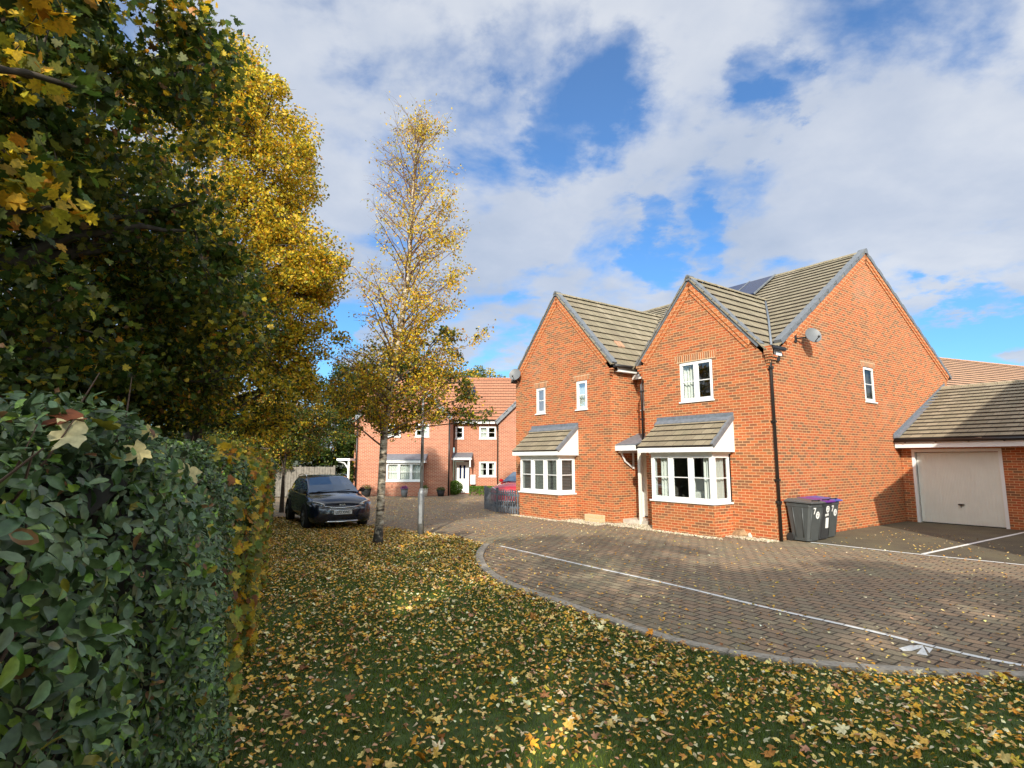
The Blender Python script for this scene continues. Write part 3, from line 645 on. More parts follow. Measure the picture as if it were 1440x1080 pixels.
        dl=MB(); dl.tube([(2.145,s*.50,.745),(2.10,s*.62,.80),(1.97,s*.81,.845)],.020,5); dl.build('light_strip',M['white'],ho)
        for k in range(3): pass
        fl=MB(); fl.box(2.06,2.13,s*.70-.03,s*.70+.03,.40,.60); fl.build('air_intake',M['rubber'],rt,bevel=.01)
        tl=MB(); tl.box(-2.16,-2.0,s*.62-.16,s*.62+.16,.86,.96); tl.build('tail_light',M['redlamp'],rt,bevel=.02)
        for x_ in (1.32,-1.32):
            ac=MB(); 
            for k in range(12):
                t0=math.pi*k/12-.1; t1=math.pi*(k+1)/12-.1
                t0=-.25+(math.pi+.5)*k/12; t1=-.25+(math.pi+.5)*(k+1)/12
                pts=[(x_+math.cos(t)*r_,.33+math.sin(t)*r_) for t,r_ in ((t0,.345),(t1,.345),(t1,.43),(t0,.43))]
                ac.prism(pts,s*.80,s*.925,lambda u,v,h:(u,h,v))
            ac.prism([(x_+math.cos(2*math.pi*k/20)*.345,.33+math.sin(2*math.pi*k/20)*.345) for k in range(20)],s*.80,s*.912,lambda u,v,h:(u,h,v))
            ac.build('wheel_arch',M['rubber'],rt)
            wh=MB(); prof=[(.0,.22),(.0,.31),(.03,.335),(.17,.335),(.20,.31),(.20,.22)]
            yy=s*.925; n=24
            for (d0,r0),(d1,r1) in zip(prof,prof[1:]):
                for k in range(n):
                    a0,a1=2*math.pi*k/n,2*math.pi*(k+1)/n
                    wh.face([(x_+math.cos(a0)*r0,yy-s*d0,.335+math.sin(a0)*r0),(x_+math.cos(a1)*r0,yy-s*d0,.335+math.sin(a1)*r0),(x_+math.cos(a1)*r1,yy-s*d1,.335+math.sin(a1)*r1),(x_+math.cos(a0)*r1,yy-s*d1,.335+math.sin(a0)*r1)],smooth=True)
            wo2=wh.build('wheel',M['rubber'],rt)
            rim=MB()
            rim.prism([(x_+math.cos(2*math.pi*k/20)*.22,.335+math.sin(2*math.pi*k/20)*.22) for k in range(20)],yy-s*.06,yy-s*.05,lambda u,v,h:(u,h,v),1)
            for k in range(5):
                t=2*math.pi*k/5; rim.tube([(x_,yy-s*.02,.335),(x_+math.cos(t)*.21,yy-s*.015,.335+math.sin(t)*.21)],[.04,.028],6)
            rim.tube([(x_+math.cos(2*math.pi*k/20)*.215,yy-s*.01,.335+math.sin(2*math.pi*k/20)*.215) for k in range(21)],.014,5)
            rim.build('rim',[M['metalgrey'],M['rubber']],wo2)
    gr=MB(); q=[(-.50,.70),(-.42,.62),(0,.585),(.42,.62),(.50,.70),(.30,.685),(0,.655),(-.30,.685)]
    gr.prism([(-.52,.705),(-.34,.615),(0,.58),(.34,.615),(.52,.705),(.30,.67),(0,.655),(-.30,.67)],2.06,2.225,lambda u,v,h:(h-abs(u)*.14,u,v))
    go=gr.build('grille',M['rubber'],rt)
    cr=MB(); cr.tube([(2.15,-.56,.71),(2.20,-.30,.675),(2.235,0,.66),(2.20,.30,.675),(2.15,.56,.71)],.019,5); cr.tube([(2.14,-.60,.65),(2.19,-.36,.605),(2.235,0,.57),(2.19,.36,.605),(2.14,.60,.65)],.020,5); cr.build('chrome_strip',M['chrome'],go)
    lg=MB(); lg.prism([(-.44,.33),(.44,.33),(.56,.50),(-.56,.50)],2.1,2.215,lambda u,v,h:(h-abs(u)*.10,u,v)); lg.build('lower_grille',M['rubber'],rt)
    sk=MB(); sk.tube([(2.14,-.5,.30),(2.19,-.42,.275),(2.215,0,.27),(2.19,.42,.275),(2.14,.5,.30)],.028,6); sk.build('skid_bar',M['chrome'],rt)
    if plate:
        pm=MB(); pm.box(2.225,2.24,-.26,.26,.475,.585); po=pm.build('number_plate',M['plate'],rt)
        text_mesh('plate_lettering',plate,.105,M['ink'],po,Vector((2.2425,0,.528)),Matrix(((0,0,1),(1,0,0),(0,1,0))),depth=.001,sx=.86)
    if logo:
        text_mesh('badge',logo,.085,M['chrome'],rt,Vector((2.165,0,.735)),Matrix(((0,0,1),(1,0,0),(0,1,0))),depth=.004,sx=1.3)
    return rt
M['carglass']=plain('car_glass',(.06,.10,.16),.03,coat=1,spec=1)
M['paint_dark']=plain('dark_blue_car_paint',(.006,.010,.026),.22,coat=1,metal=.1)
M['paint_red']=plain('red_car_paint',(.50,.012,.02),.25,coat=1)
M['chrome']=plain('satin_chrome',(.62,.63,.65),.18,metal=.9)
M['lampglass']=plain('headlamp_glass',(.30,.32,.34),.10,coat=1,metal=.6)
M['redlamp']=plain('red_lamp',(.4,.01,.01),.15,coat=1)
M['plate']=plain('white_plate',(.72,.72,.70),.5)
M['ink']=plain('black_ink',(.01,.01,.01),.6)
ph=R(-90+31)
make_car('parked_car','dark blue crossover car parked on leaf-strewn ground beside the hedge','car',(-6.05,18.55,0),ph,M['paint_dark'],plate='LS73 XWD',logo='KIΛ')
make_car('parked_car','red hatchback parked beyond the grey picket fence','car',(.72,26.45,0),R(-116),M['paint_red'],rails=False)
# ============================================================ WHEELIE BINS
def make_bin(label,b,a,rot,lidmat,bodymat,cat='wheelie bin',short=1,seven=True,sticker=True,paper=False,width=.58):
    rt=thing('wheelie_bin',label,cat,HW(b,a),HA+rot,'wheelie bins against the brick side wall')
    # local: -y is the front, x across; z up
    w=width/2; bd=MB()
    lv=[(0,.40,.47,-.02),(.05,.41,.49,-.02),(.90,.50*1,.66,0),(.94,.52,.70,0)]
    prev=None; rings=[]
    for z,hx,dy,o in [(0.03,w*.80,.24,.03),(.10,w*.82,.25,.03),(.86,w*.97,.33,0),(.865,w*1.0,.345,0),(.95,w*1.0,.345,0)]:
        c=.05; pts=[(-hx+c,-dy+o),(hx-c,-dy+o),(hx,-dy+c+o),(hx,dy-c),(hx-c,dy),(-hx+c,dy),(-hx,dy-c),(-hx,-dy+c+o)]
        i0=len(bd.v); bd.v+=[(x,y,z) for x,y in pts]; rings.append(i0)
    for r0,r1 in zip(rings,rings[1:]):
        for k in range(8): j=(k+1)%8; bd.facei([r0+k,r0+j,r1+j,r1+k])
    bd.facei([rings[0]+k for k in range(8)]); bd.facei([rings[-1]+k for k in range(8)])
    # moulded ribs
    for sx in (-1,1):
        bd.tube([(sx*w*.84,-.10,.12),(sx*w*.985,-.12,.84)],.014,5); bd.tube([(sx*w*.84,.10,.12),(sx*w*.985,.14,.84)],.014,5)
    for x in (-w*.62,w*.62): bd.tube([(x,-.215,.08),(x*1.1,-.332,.84)],.010,5)
    body=bd.build('body',bodymat,rt)
    ld=MB(); 
    P=[(-w-.03,-.40,.955),(w+.03,-.40,.955),(w+.03,.34,.975),(-w-.03,.34,.975)]; T=[(-w+.04,-.33,1.01),(w-.04,-.33,1.01),(w-.04,.28,1.06),(-w+.04,.28,1.06)]; Mm=[(x,y,z+.028) for x,y,z in P]
    for q in (P,): ld.face(q)
    for A_,B_ in ((P,Mm),(Mm,T)):
        for k in range(4): j=(k+1)%4; ld.face([A_[k],A_[j],B_[j],B_[k]])
    ld.face(T); lo=ld.build('lid',lidmat,rt)
    hd=MB(); 
    hd.tube([(-.14,-.30,1.02),(-.12,-.36,1.035),(.12,-.36,1.035),(.14,-.30,1.02)],.014,6); hd.build('lid_handle',M['rubber'],lo)
    bh=MB(); bh.tube([(-w+.04,.36,.99),(-w+.04,.40,1.0),(w-.04,.40,1.0),(w-.04,.36,.99)],.017,6); bh.build('push_bar',M['rubber'],rt)
    for sx in (-1,1):
        wh=MB(); wh.tube([(sx*(w*.80),.25,.10),(sx*(w*.80+.05),.25,.10)],.10,16); wh.build('wheel',M['rubber'],rt)
    rot_=Matrix(((1,0,0),(0,-.105,-.994),(0,.994,-.105)))  # text facing -y, leaning with the front
    def yf(z): return -(.25+(z-.10)*(.33-.25)/.76)+.03*(1-(z-.1)/.76)-.006
    if seven: text_mesh('number_sticker','7',.22,M['sticker'],rt,Vector((-.07,yf(.76)-.0,.76)),rot_,depth=.002)
    if sticker:
        z=.66 if seven else .78
        s=MB(); s.prism([(.07+math.cos(2*math.pi*k/20)*.075,z+math.sin(2*math.pi*k/20)*.092) for k in range(20)],-.002,.002,lambda u,v,h:(u,yf(v)+h,v)); so=s.build('round_sticker',M['sticker'],rt)
        t=MB(); t.prism([(.045,z+.03),(.095,z+.03),(.095,z+.045),(.045,z+.045)],-.004,-.002,lambda u,v,h:(u,yf(v)+h,v)); t.prism([(.03,z-.005),(.11,z-.005),(.11,z+.004),(.03,z+.004)],-.004,-.002,lambda u,v,h:(u,yf(v)+h,v)); t.prism([(.05,z-.045),(.09,z-.045),(.085,z-.02),(.055,z-.02)],-.004,-.002,lambda u,v,h:(u,yf(v)+h,v)); t.build('sticker_print',M['ink'],so)
    if paper:
        s=MB(); s.prism([(.01,.30),(.14,.30),(.135,.56),(.005,.56)],-.002,.002,lambda u,v,h:(u,yf(v)+h,v)); s.prism([(-.03,.60),(.03,.60),(.03,.66),(-.03,.66)],-.002,.002,lambda u,v,h:(u,yf(v)+h,v)); s.prism([(.05,.61),(.12,.61),(.12,.67),(.05,.67)],-.002,.002,lambda u,v,h:(u,yf(v)+h,v)); s.build('paper_label',M['sticker'],rt)
    return rt
M['sticker']=plain('white_sticker',(.78,.78,.76),.5)
M['bin']=plain('grey_bin_plastic',(.066,.073,.074),.42,noise=.12,nscale=5)
M['bin_dark']=plain('charcoal_bin_plastic',(.036,.038,.042),.42,noise=.12,nscale=5)
M['lid_grey']=plain('grey_lid_plastic',(.085,.088,.088),.45)
M['lid_purple']=plain('purple_lid_plastic',(.13,.025,.24),.35)
M['lid_blue']=plain('blue_lid_plastic',(.07,.09,.36),.35)
# local -y must face house -a  ->  rotation: local y = +a  => same as house frame (x=b, y=a)
make_bin('grey wheelie bin with a grey lid and a white number 7, nearest the black downpipe',14.58,7.56,R(-5),M['lid_grey'],M['bin'],width=.56)
make_bin('dark wheelie bin with a purple lid and a white paper label, middle of three',15.16,7.60,R(-3),M['lid_purple'],M['bin_dark'],seven=False,paper=True)
make_bin('grey wheelie bin with a blue lid, farthest from the downpipe',15.74,7.68,R(-3),M['lid_blue'],M['bin'],width=.56)
# ============================================================ LAMP POST
lp=thing('lamp_post','slim grey steel lamp post with its head hidden in the birch leaves','lamp post',(-2.45,15.45,0),off=(-2.45,15.45,0))
x=MB(); x.tube([(-2.45,15.45,-.05),(-2.45,15.45,1.15),(-2.45,15.45,1.28)],[.088,.088,.048],16); b_=x.build('base_column',M['metalgrey'],lp)
x=MB(); x.box(-2.49,-2.41,15.355,15.37,.35,.85); x.build('access_door',M['metalgrey'],b_)
x=MB(); x.tube([(-2.45,15.45,1.26),(-2.45,15.45,4.7)],[.046,.034],14); x.build('pole',M['metalgrey'],lp)
x=MB(); x.box(-2.53,-2.37,15.05,15.6,4.68,4.78); h_=x.build('lamp_head',M['metalgrey'],lp,bevel=.03)
x=MB(); x.box(-2.51,-2.39,15.08,15.4,4.665,4.68); x.build('lens',M['whitedoor'],h_)
# ============================================================ PICKET FENCE
pf=thing('picket_fence','low curved grey picket fence between the red car and the left bay window','fence',(-.3,22.3,0),off=(-.3,22.3,0))
A_=Vector((.42,21.35,0)); B_=Vector((-.80,22.15,0)); C_=Vector((-1.12,24.0,0))
def bez(t): return A_*(1-t)**2+B_*2*t*(1-t)*1.0+C_*t*t
prev=None; n=24
for i in range(n):
    t=i/(n-1); p=bez(t); q=bez(min(1,t+.01))-bez(max(0,t-.01)); q.normalize(); nn=Vector((-q.y,q.x,0))
    x=MB(); h=.92+.015*math.sin(i*1.7)
    x.prism([(-.033,.03),(.033,.03),(.033,h-.05),(0,h),(-.033,h-.05)],-.01,.01,lambda u,v,hh:p+q*u+nn*hh+Vector((0,0,v)))
    x.build('picket',M['picket'],pf)
for z_ in (.25,.70):
    x=MB(); pts=[bez(k/14)+Vector((0,0,z_)) for k in range(15)]; 
    for a_,c_ in zip(pts,pts[1:]):
        q=(c_-a_).normalized(); nn=Vector((-q.y,q.x,0)); x.prism([(0,-.035),((c_-a_).length,-.035),((c_-a_).length,.035),(0,.035)],-.045,-.012,lambda u,v,hh:a_+q*u+nn*hh+Vector((0,0,v)))
    x.build('rail',M['picket'],pf)
for t in (0,.5,1):
    p=bez(t); x=MB(); x.box(p.x-.05,p.x+.05,p.y+.06,p.y+.16,0,.95); x.build('post',M['picket'],pf,bevel=.01)
# ============================================================ WOOD FENCE AT THE BACK
wf=thing('board_fence','tall weathered grey board fence behind the dark car','fence',(-14,31,0),off=(-14,31,0))
x0=-18.9
for k in range(5):
    x=MB(); n=12; w_=1.75/n
    for i in range(n): x.box(x0+k*1.85+i*w_,x0+k*1.85+(i+1)*w_-.012,31.0+(.012 if i%2 else 0),31.02+(.012 if i%2 else 0),.05,1.65+RNG.uniform(-.01,.01))
    x.build('fence_panel',M['wood'],wf)
    x=MB(); x.box(x0+k*1.85+1.75,x0+k*1.85+1.85,30.98,31.08,0,1.72); x.build('post',M['wood'],wf)
# ============================================================ POTS, STONE
def pot(label,x,y,h,r,matb,plantcol,kind):
    o=thing('plant_pot',label,'plant pot',(x,y,0),off=(x,y,0),group=None)
    m=MB(); m.tube([(x,y,0),(x,y,h*.5),(x,y,h)],[r*.7,r*.9,r],14); m.tube([(x,y,h),(x,y,h+.04)],[r*1.08,r*1.08],14); m.build('pot',matb,o)
    return o
pts=[(-5.9+.0,31.3,.42,.2,M['dish'],'tall pale grey pot with purple flowers under the far bay window'),(-4.85,31.6,.42,.2,M['stone'],'white pot beside the lamp post foot by the far bay window'),(-8.1,31.7,.40,.28,M['rubber'],'black pot with a green plant between the car and the birch trunk'),(-4.0,32.1,.3,.22,M['rubber'],'low dark pot with a small plant by the far downpipe')]
POTS=[]
for px,py,h,r,mm,lab in pts: POTS.append((pot(lab,px,py,h,r,mm,None,None),px,py,h,r))
def rock(name,label,p,s,mat,seed):
    bm=bmesh.new(); bmesh.ops.create_icosphere(bm,subdivisions=3,radius=1); rr=random.Random(seed)
    pl=[(Vector((rr.uniform(-1,1),rr.uniform(-1,1),rr.uniform(-1,1))).normalized(),rr.uniform(.55,.85)) for _ in range(14)]
    for v in bm.verts:
        for n_,d_ in pl:
            e=v.co.dot(n_)-d_
            if e>0: v.co-=n_*e
        v.co=Vector((v.co.x*s[0],v.co.y*s[1],max(v.co.z*s[2],-.02)))
    me=bpy.data.meshes.new(name); bm.to_mesh(me); bm.free(); me.materials.append(mat); o=bpy.data.objects.new(name,me); COL.objects.link(o); o.location=p
    if label: tag(o,label,'stone')
    return o
q=G(1047,756); rock('rough_stone','rough brown stone at the foot of the wall beside the right bay window',(q[0],q[1]+.15,.05),(.33,.18,.19),M['brownstone'],3).rotation_euler=(0,0,HA-1.5)
q=G(1054,757); rock('rough_stone','small pale stone leaning on the rough brown stone',(q[0]+.05,q[1]+.05,.04),(.08,.07,.10),M['stone'],5)
q=G(846,734); o_=MB(); o_.box(13.05,13.27,13.35,14.1,0,.26)
os_=house_thing('stone_block','long buff stone block on the gravel under the left gable','stone block',13.16,13.72); o_.build('block',brick_mat('buff_stone',[(.55,.42,.22),(.60,.46,.26)],(.6,.5,.35),bw=.44,bh=.13),os_,bevel=.01)
# ============================================================ GROUND
def sheet(name,poly,z,mat,uvrot=0,thick=0):
    m=MB(); c,s=math.cos(uvrot),math.sin(uvrot)
    m.face([(x,y,z) for x,y in poly],uv=[(x*c+y*s,-x*s+y*c) for x,y in poly])
    return struct(name,m,mat)
def ground_mat():
    m,nt,p=new_mat('leafy_soil'); L=nt.links
    tc=N(nt,'ShaderNodeTexCoord'); n=N(nt,'ShaderNodeTexNoise',Scale=2.0,Detail=8.0); L.new(tc.outputs['Object'],n.inputs['Vector'])
    r=ramp(nt,[(.3,(.03,.035,.015)),(.55,(.06,.065,.02)),(.75,(.12,.09,.04))]); L.new(n.outputs['Fac'],r.inputs['Fac']); L.new(r.outputs['Color'],p.inputs['Base Color']); p.inputs['Roughness'].default_value=.95
    return m
M['soil']=ground_mat()
M['turf']=plain('turf_base',(.055,.085,.018),.95,noise=.5,nscale=9)
m,nt,p=new_mat('tarmac'); L=nt.links
tc=N(nt,'ShaderNodeTexCoord'); n1=N(nt,'ShaderNodeTexNoise',Scale=1.1,Detail=6.0); n2=N(nt,'ShaderNodeTexNoise',Scale=160.0,Detail=2.0)
L.new(tc.outputs['Object'],n1.inputs['Vector']); L.new(tc.outputs['Object'],n2.inputs['Vector'])
r=ramp(nt,[(.35,(.085,.066,.042)),(.65,(.12,.10,.056))]); L.new(n1.outputs['Fac'],r.inputs['Fac'])
r2=ramp(nt,[(.3,(.7,)*3),(.7,(1.3,)*3)]); L.new(n2.outputs['Fac'],r2.inputs['Fac'])
mx=N(nt,'ShaderNodeMix',data_type='RGBA',blend_type='MULTIPLY'); mx.inputs['Factor'].default_value=1; L.new(r.outputs['Color'],mx.inputs['A']); L.new(r2.outputs['Color'],mx.inputs['B']); L.new(mx.outputs['Result'],p.inputs['Base Color'])
b=N(nt,'ShaderNodeBump',Strength=.4,Distance=.01); L.new(n2.outputs['Fac'],b.inputs['Height']); L.new(b.outputs['Normal'],p.inputs['Normal']); p.inputs['Roughness'].default_value=.85
M['tarmac']=m
M['paving']=brick_mat('block_paving',[(.245,.17,.108),(.295,.205,.125),(.26,.195,.13),(.32,.21,.125),(.21,.162,.11),(.28,.225,.142)],(.045,.034,.022),bw=.24,bh=.165,ms=.013,rough=.8,bump=1.0,stain=.35,patch=((.20,.20,.12),.45,.50,.72,.5),stainscale=.35,dist=.02)
def paint_mat():
    m,nt,p=new_mat('worn_road_paint'); L=nt.links
    tc=N(nt,'ShaderNodeTexCoord'); n=N(nt,'ShaderNodeTexNoise',Scale=22.0,Detail=8.0,Roughness=.7); L.new(tc.outputs['Object'],n.inputs['Vector'])
    r=ramp(nt,[(.30,(.20,.17,.14)),(.42,(.74,.73,.70)),(.8,(.80,.79,.76))]); L.new(n.outputs['Fac'],r.inputs['Fac']); L.new(r.outputs['Color'],p.inputs['Base Color']); p.inputs['Roughness'].default_value=.7
    return m
M['paint']=paint_mat()
sheet('ground',[(-1500,-1500),(1500,-1500),(1500,1500),(-1500,1500)],-.03,M['soil'])
sheet('paving',[(-11,17.5),(-.5,2),(40,2),(40,38),(-16,38),(-16,21)],0,M['paving'],uvrot=R(90+35.6))
def HP(b,a): v=HW(b,a); return (v.x,v.y)
sheet('driveway',[HP(14.52,7.95),HP(14.62,5.1),HP(14.85,3.4),HP(15.0,-2),HP(22.0,-2),HP(22.0,7.95)],.004,M['tarmac'])
def strip(name,pts,w,z,mat,h=0,kind='structure',seg=None,gap=0,jitter=0):
    m=MB(); P=[Vector((x,y,0)) for x,y in pts]
    # resample
    D=[0]
    for a,b in zip(P,P[1:]): D.append(D[-1]+(b-a).length)
    def at(s):
        s=max(0,min(D[-1],s))
        for i in range(len(P)-1):
            if s<=D[i+1] or i==len(P)-2: return P[i].lerp(P[i+1],(s-D[i])/max(1e-6,D[i+1]-D[i]))
    step=seg or .25; n=max(1,int(D[-1]/step))
    for i in range(n):
        s0=D[-1]*i/n+gap/2; s1=D[-1]*(i+1)/n-gap/2; a,b=at(s0),at(s1); t=(b-a).normalized(); nn=Vector((-t.y,t.x,0))
        t0=(at(s0+.05)-at(s0-.05)).normalized(); t1=(at(s1+.05)-at(s1-.05)).normalized(); n0=Vector((-t0.y,t0.x,0)); n1=Vector((-t1.y,t1.x,0))
        j=random.uniform(-jitter,jitter); q=[a+n0*(w/2+j),b+n1*(w/2+j),b-n1*(w/2-j),a-n0*(w/2-j)]
        if h:
            i0=len(m.v); m.v+=[(v.x,v.y,z-.03) for v in q]+[(v.x,v.y,z+h) for v in q]; m.facei([i0+4,i0+5,i0+6,i0+7])
            for k in range(4): l=(k+1)%4; m.facei([i0+k,i0+l,i0+4+l,i0+4+k])
        else: m.face([(v.x,v.y,z) for v in q])
    return m
KERB=[G(x,y) for x,y in [(684,768),(676,776),(673,785),(678,799),(690,811),(720,828),(800,855),(860,878),(960,912),(1100,937),(1260,950),(1440,958)]]+[(7,5.42),(13,5.3)]
def chaikin(P,n=2):
    for _ in range(n):
        Q=[P[0]]
        for a,b in zip(P,P[1:]): Q.append((a[0]*.75+b[0]*.25,a[1]*.75+b[1]*.25)); Q.append((a[0]*.25+b[0]*.75,a[1]*.25+b[1]*.75))
        P=Q+[P[-1]]
    return P
KS=chaikin(KERB,2)
kb=strip('kerb',KS,.16,0,M['kerb'],h=.062,seg=.6,gap=.008); o=kb.build('kerb',M['kerb'],bevel=.008); o['kind']='structure'
EDGE=[G(x,y) for x,y in [(520,741),(560,746),(600,752),(640,757),(684,768)]]
o=strip('e',EDGE,.06,0,M['kerb'],h=.03,seg=.9,gap=.006).build('lawn_edging',M['stone']); o['kind']='structure'
WL=chaikin([G(x,y) for x,y in [(704,768),(820,795),(950,823),(1090,858),(1220,886),(1320,912),(1440,938)]]+[(7,4.6),(9,3)],2)
struct('white_line',strip('w',WL,.075,.005,M['paint'],seg=.24,gap=.012,jitter=.003),M['paint'])
struct('white_line',strip('w',[HP(14.40,7.35),HP(14.50,5.1),HP(14.75,3.4),HP(14.9,-2)],.09,.009,M['paint'],seg=.8,gap=0),M['paint'])
struct('white_line',strip('w',[HP(14.62,5.05),HP(21.7,4.80)],.09,.009,M['paint'],seg=1.2,gap=0),M['paint'])
am=MB()
for q in ([(1264,912),(1280,908),(1298,908),(1298,911),(1281,916),(1270,916)],[(1298.5,909.5),(1305,922.5),(1289,920)],[(1300,909.5),(1312,912.5),(1307,919)]): am.face([(*G(x,y),.005) for x,y in q])
struct('white_arrow',am,M['paint'])
# lawn
def hx(Y): return -.42-.4*Y      # right face of the hedge
LAWN=KS+[(13,-12),(-2,-12),(hx(0),0),(hx(6),6),(hx(12),12),(hx(17)-.2,17),(hx(20)-.3,20.2),(-5.6,19.4),(-5.1,18.3),EDGE[0]]+EDGE[1:-1]
m=MB(); m.face([(x,y,.028) for x,y in LAWN],uv=[(x,y) for x,y in LAWN]); struct('lawn',m,M['turf'])
# ============================================================ vectorised leaf meshes
def inside(px,py,poly):
    c=np.zeros(len(px),bool); n=len(poly); j=n-1
    for i in range(n):
        xi,yi=poly[i]; xj,yj=poly[j]
        hit=((yi>py)!=(yj>py))&(px<(xj-xi)*(py-yi)/((yj-yi)+1e-12)+xi); c^=hit; j=i
    return c
def tpl(kind):
    if kind=='tri': return np.array([(-.5,0,0),(.5,0,0),(0,1,0)]),[[0,1,2]]
    if kind=='diamond': return np.array([(0,-.5,0),(.33,0,.06),(0,.5,0),(-.33,0,.06)]),[[0,1,2],[0,2,3]]
    if kind=='oval': return np.array([(0,-.5,0),(.21,-.22,.05),(.25,.1,.06),(0,.5,-.05),(-.25,.1,.06),(-.21,-.22,.05)]),[[0,1,2,3],[0,3,4,5]]
    if kind=='ovate': return np.array([(0,-.5,0),(.16,-.38,.04),(.25,-.12,.075),(.21,.15,.06),(.10,.38,.0),(0,.52,-.06),(-.10,.38,0),(-.21,.15,.06),(-.25,-.12,.075),(-.16,-.38,.04),(0,0,0)]),[[0,1,2,10],[10,2,3,4],[10,4,5],[0,10,8,9],[10,6,7,8],[10,5,6]]
    if kind=='birch': return np.array([(0,-.45,0),(.32,-.2,.07),(.22,.12,.04),(0,.5,.0),(-.22,.12,.04),(-.32,-.2,.07)]),[[0,1,2,3],[0,3,4,5]]
    if kind=='maple2':
        h=[(0,.56),(11,.43),(19,.41),(28,.24),(34,.25),(44,.42),(53,.54),(61,.42),(72,.27),(80,.27),(94,.36),(106,.43),(122,.31),(148,.27),(170,.20)]
        Rr=[(r*math.sin(math.radians(a)),r*math.cos(math.radians(a))-.05) for a,r in h]
        A=[(x,y,.25*abs(x)-.3*x*x-.25*y*y) for x,y in Rr]; B=[(-x,y,z) for x,y,z in A[1:]][::-1]
        T=A+[(0,-.16,0)]+B; m_=len(A)
        return np.array(T),[list(range(0,m_+1)),[0]+list(range(m_,len(T)))]
    if kind=='maple':
        r=[(0,-.36),(.12,-.33),(.30,-.38),(.31,-.22),(.50,-.14),(.44,-.03),(.35,.05),(.40,.27),(.25,.24),(.13,.20),(.15,.38),(0,.56)]
        R_=[(x,y,.22*abs(x)-.35*x*x+.10*y*y) for x,y in r]; L_=[(-x,y,z) for x,y,z in R_[1:-1]][::-1]
        return np.array(R_+L_),[[0,1,2,3,4,5,6,7,8,9,10,11],[0,11,12,13,14,15,16,17,18,19,20,21]]
def leaves(name,parent,mat,C,Nrm,size,col,kind='diamond',spin=None,off=(0,0,0),extra=None,aspect=None,curl=None):
    n=len(C); T,F=tpl(kind); k=len(T)
    Nrm=Nrm/np.linalg.norm(Nrm,axis=1,keepdims=True)
    ref=RNG.normal(size=(n,3)) if spin is None else spin
    X=np.cross(Nrm,ref); X/=np.linalg.norm(X,axis=1,keepdims=True)+1e-9; Y=np.cross(Nrm,X)
    size=np.broadcast_to(size,(n,)).reshape(n,1,1)
    Tx=T[None,:,0,None]; Ty=T[None,:,1,None]; Tz=T[None,:,2,None]
    if aspect is not None: Tx=Tx*aspect
    if curl is not None: Tz=Tz*curl.reshape(n,1,1)
    V=C[:,None,:]+size*(Tx*X[:,None,:]+Ty*Y[:,None,:]+Tz*Nrm[:,None,:])
    V=V.reshape(-1,3)-np.array(off)
    fl=[len(f) for f in F]; loops=np.concatenate([np.array(f) for f in F]); base=(np.arange(n)*k)[:,None]
    L_=(loops[None,:]+base).ravel(); tot=np.tile(np.array(fl),n); st=np.concatenate([[0],np.cumsum(tot)[:-1]])
    me=bpy.data.meshes.new(name); me.vertices.add(len(V)); me.vertices.foreach_set('co',V.astype(np.float32).ravel())
    me.loops.add(len(L_)); me.loops.foreach_set('vertex_index',L_.astype(np.int32)); me.polygons.add(len(tot)); me.polygons.foreach_set('loop_start',st.astype(np.int32)); me.polygons.foreach_set('loop_total',tot.astype(np.int32))
    me.update(calc_edges=True)
    ca=me.color_attributes.new('leafcol','FLOAT_COLOR','POINT'); cc=np.ones((n,k,4),np.float32); cc[:,:,:3]=col[:,None,:]; ca.data.foreach_set('color',cc.ravel())
    me.materials.append(mat); o=bpy.data.objects.new(name,me); COL.objects.link(o)
    if parent is not None: o.parent=parent
    return o
def pick(n,pal,w,jit=.18):
    pal=np.array(pal); w=np.array(w,float)
    if w.ndim==1: idx=RNG.choice(len(pal),n,p=w/w.sum())
    else:
        w=w/w.sum(1,keepdims=True); u=RNG.random(n)[:,None]; idx=(u>np.cumsum(w,1)).sum(1).clip(0,len(pal)-1)
    return np.clip(pal[idx]*(1+RNG.normal(size=(n,1))*jit)*(1+RNG.normal(size=(n,3))*.05),.003,.95)
M['leaf']=leaf_mat('tree_leaf',.48,.5)
M['litter']=leaf_mat('fallen_leaf',.1,.75,spec=.25)
M['hedgeleaf']=leaf_mat('glossy_hedge_leaf',.12,.38,spec=.45,vs=90.0)
M['grass']=leaf_mat('grass_blade',.25,.75,spec=.2)
# grass
def vnoise(x,y,s,seed=0):
    x=x*s+seed*17.3; y=y*s+seed*9.1
    xi=np.floor(x).astype(int); yi=np.floor(y).astype(int); fx=x-xi; fy=y-yi; fx=fx*fx*(3-2*fx); fy=fy*fy*(3-2*fy)
    def h(a,b): 
        v=np.sin(a*127.1+b*311.7)*43758.5453; return v-np.floor(v)
    return (h(xi,yi)*(1-fx)+h(xi+1,yi)*fx)*(1-fy)+(h(xi,yi+1)*(1-fx)+h(xi+1,yi+1)*fx)*fy
def kd0(x,y):
    d=np.full(len(x),99.)
    for a in KS: d=np.minimum(d,np.hypot(x-a[0],y-a[1]))
    return d
gp=[]; 
for (y0,y1,dens,hh_,ww) in ((3.2,5.0,5200,.040,.0050),(5,7.5,2600,.042,.008),(7.5,11,1300,.045,.012),(11,20,600,.05,.018)):
    A=(y1-y0)*22; n=int(A*dens); x=RNG.uniform(-9,13,n); y=RNG.uniform(y0,y1,n)
    k=inside(x,y,LAWN)&(x<.95*y+.5)&(x>hx(y)-.4); x=x[k]; y=y[k]; k=kd0(x,y)>.13; x=x[k]; y=y[k]
    gp.append(np.stack([x,y,np.full(len(x),hh_),np.full(len(x),ww)],1))
gp=np.concatenate(gp); bare=(vnoise(gp[:,0],gp[:,1],1.3)>.78)&(RNG.random(len(gp))>.35); gp=gp[~bare]; n=len(gp)
C=np.stack([gp[:,0],gp[:,1],np.full(n,.026)],1)
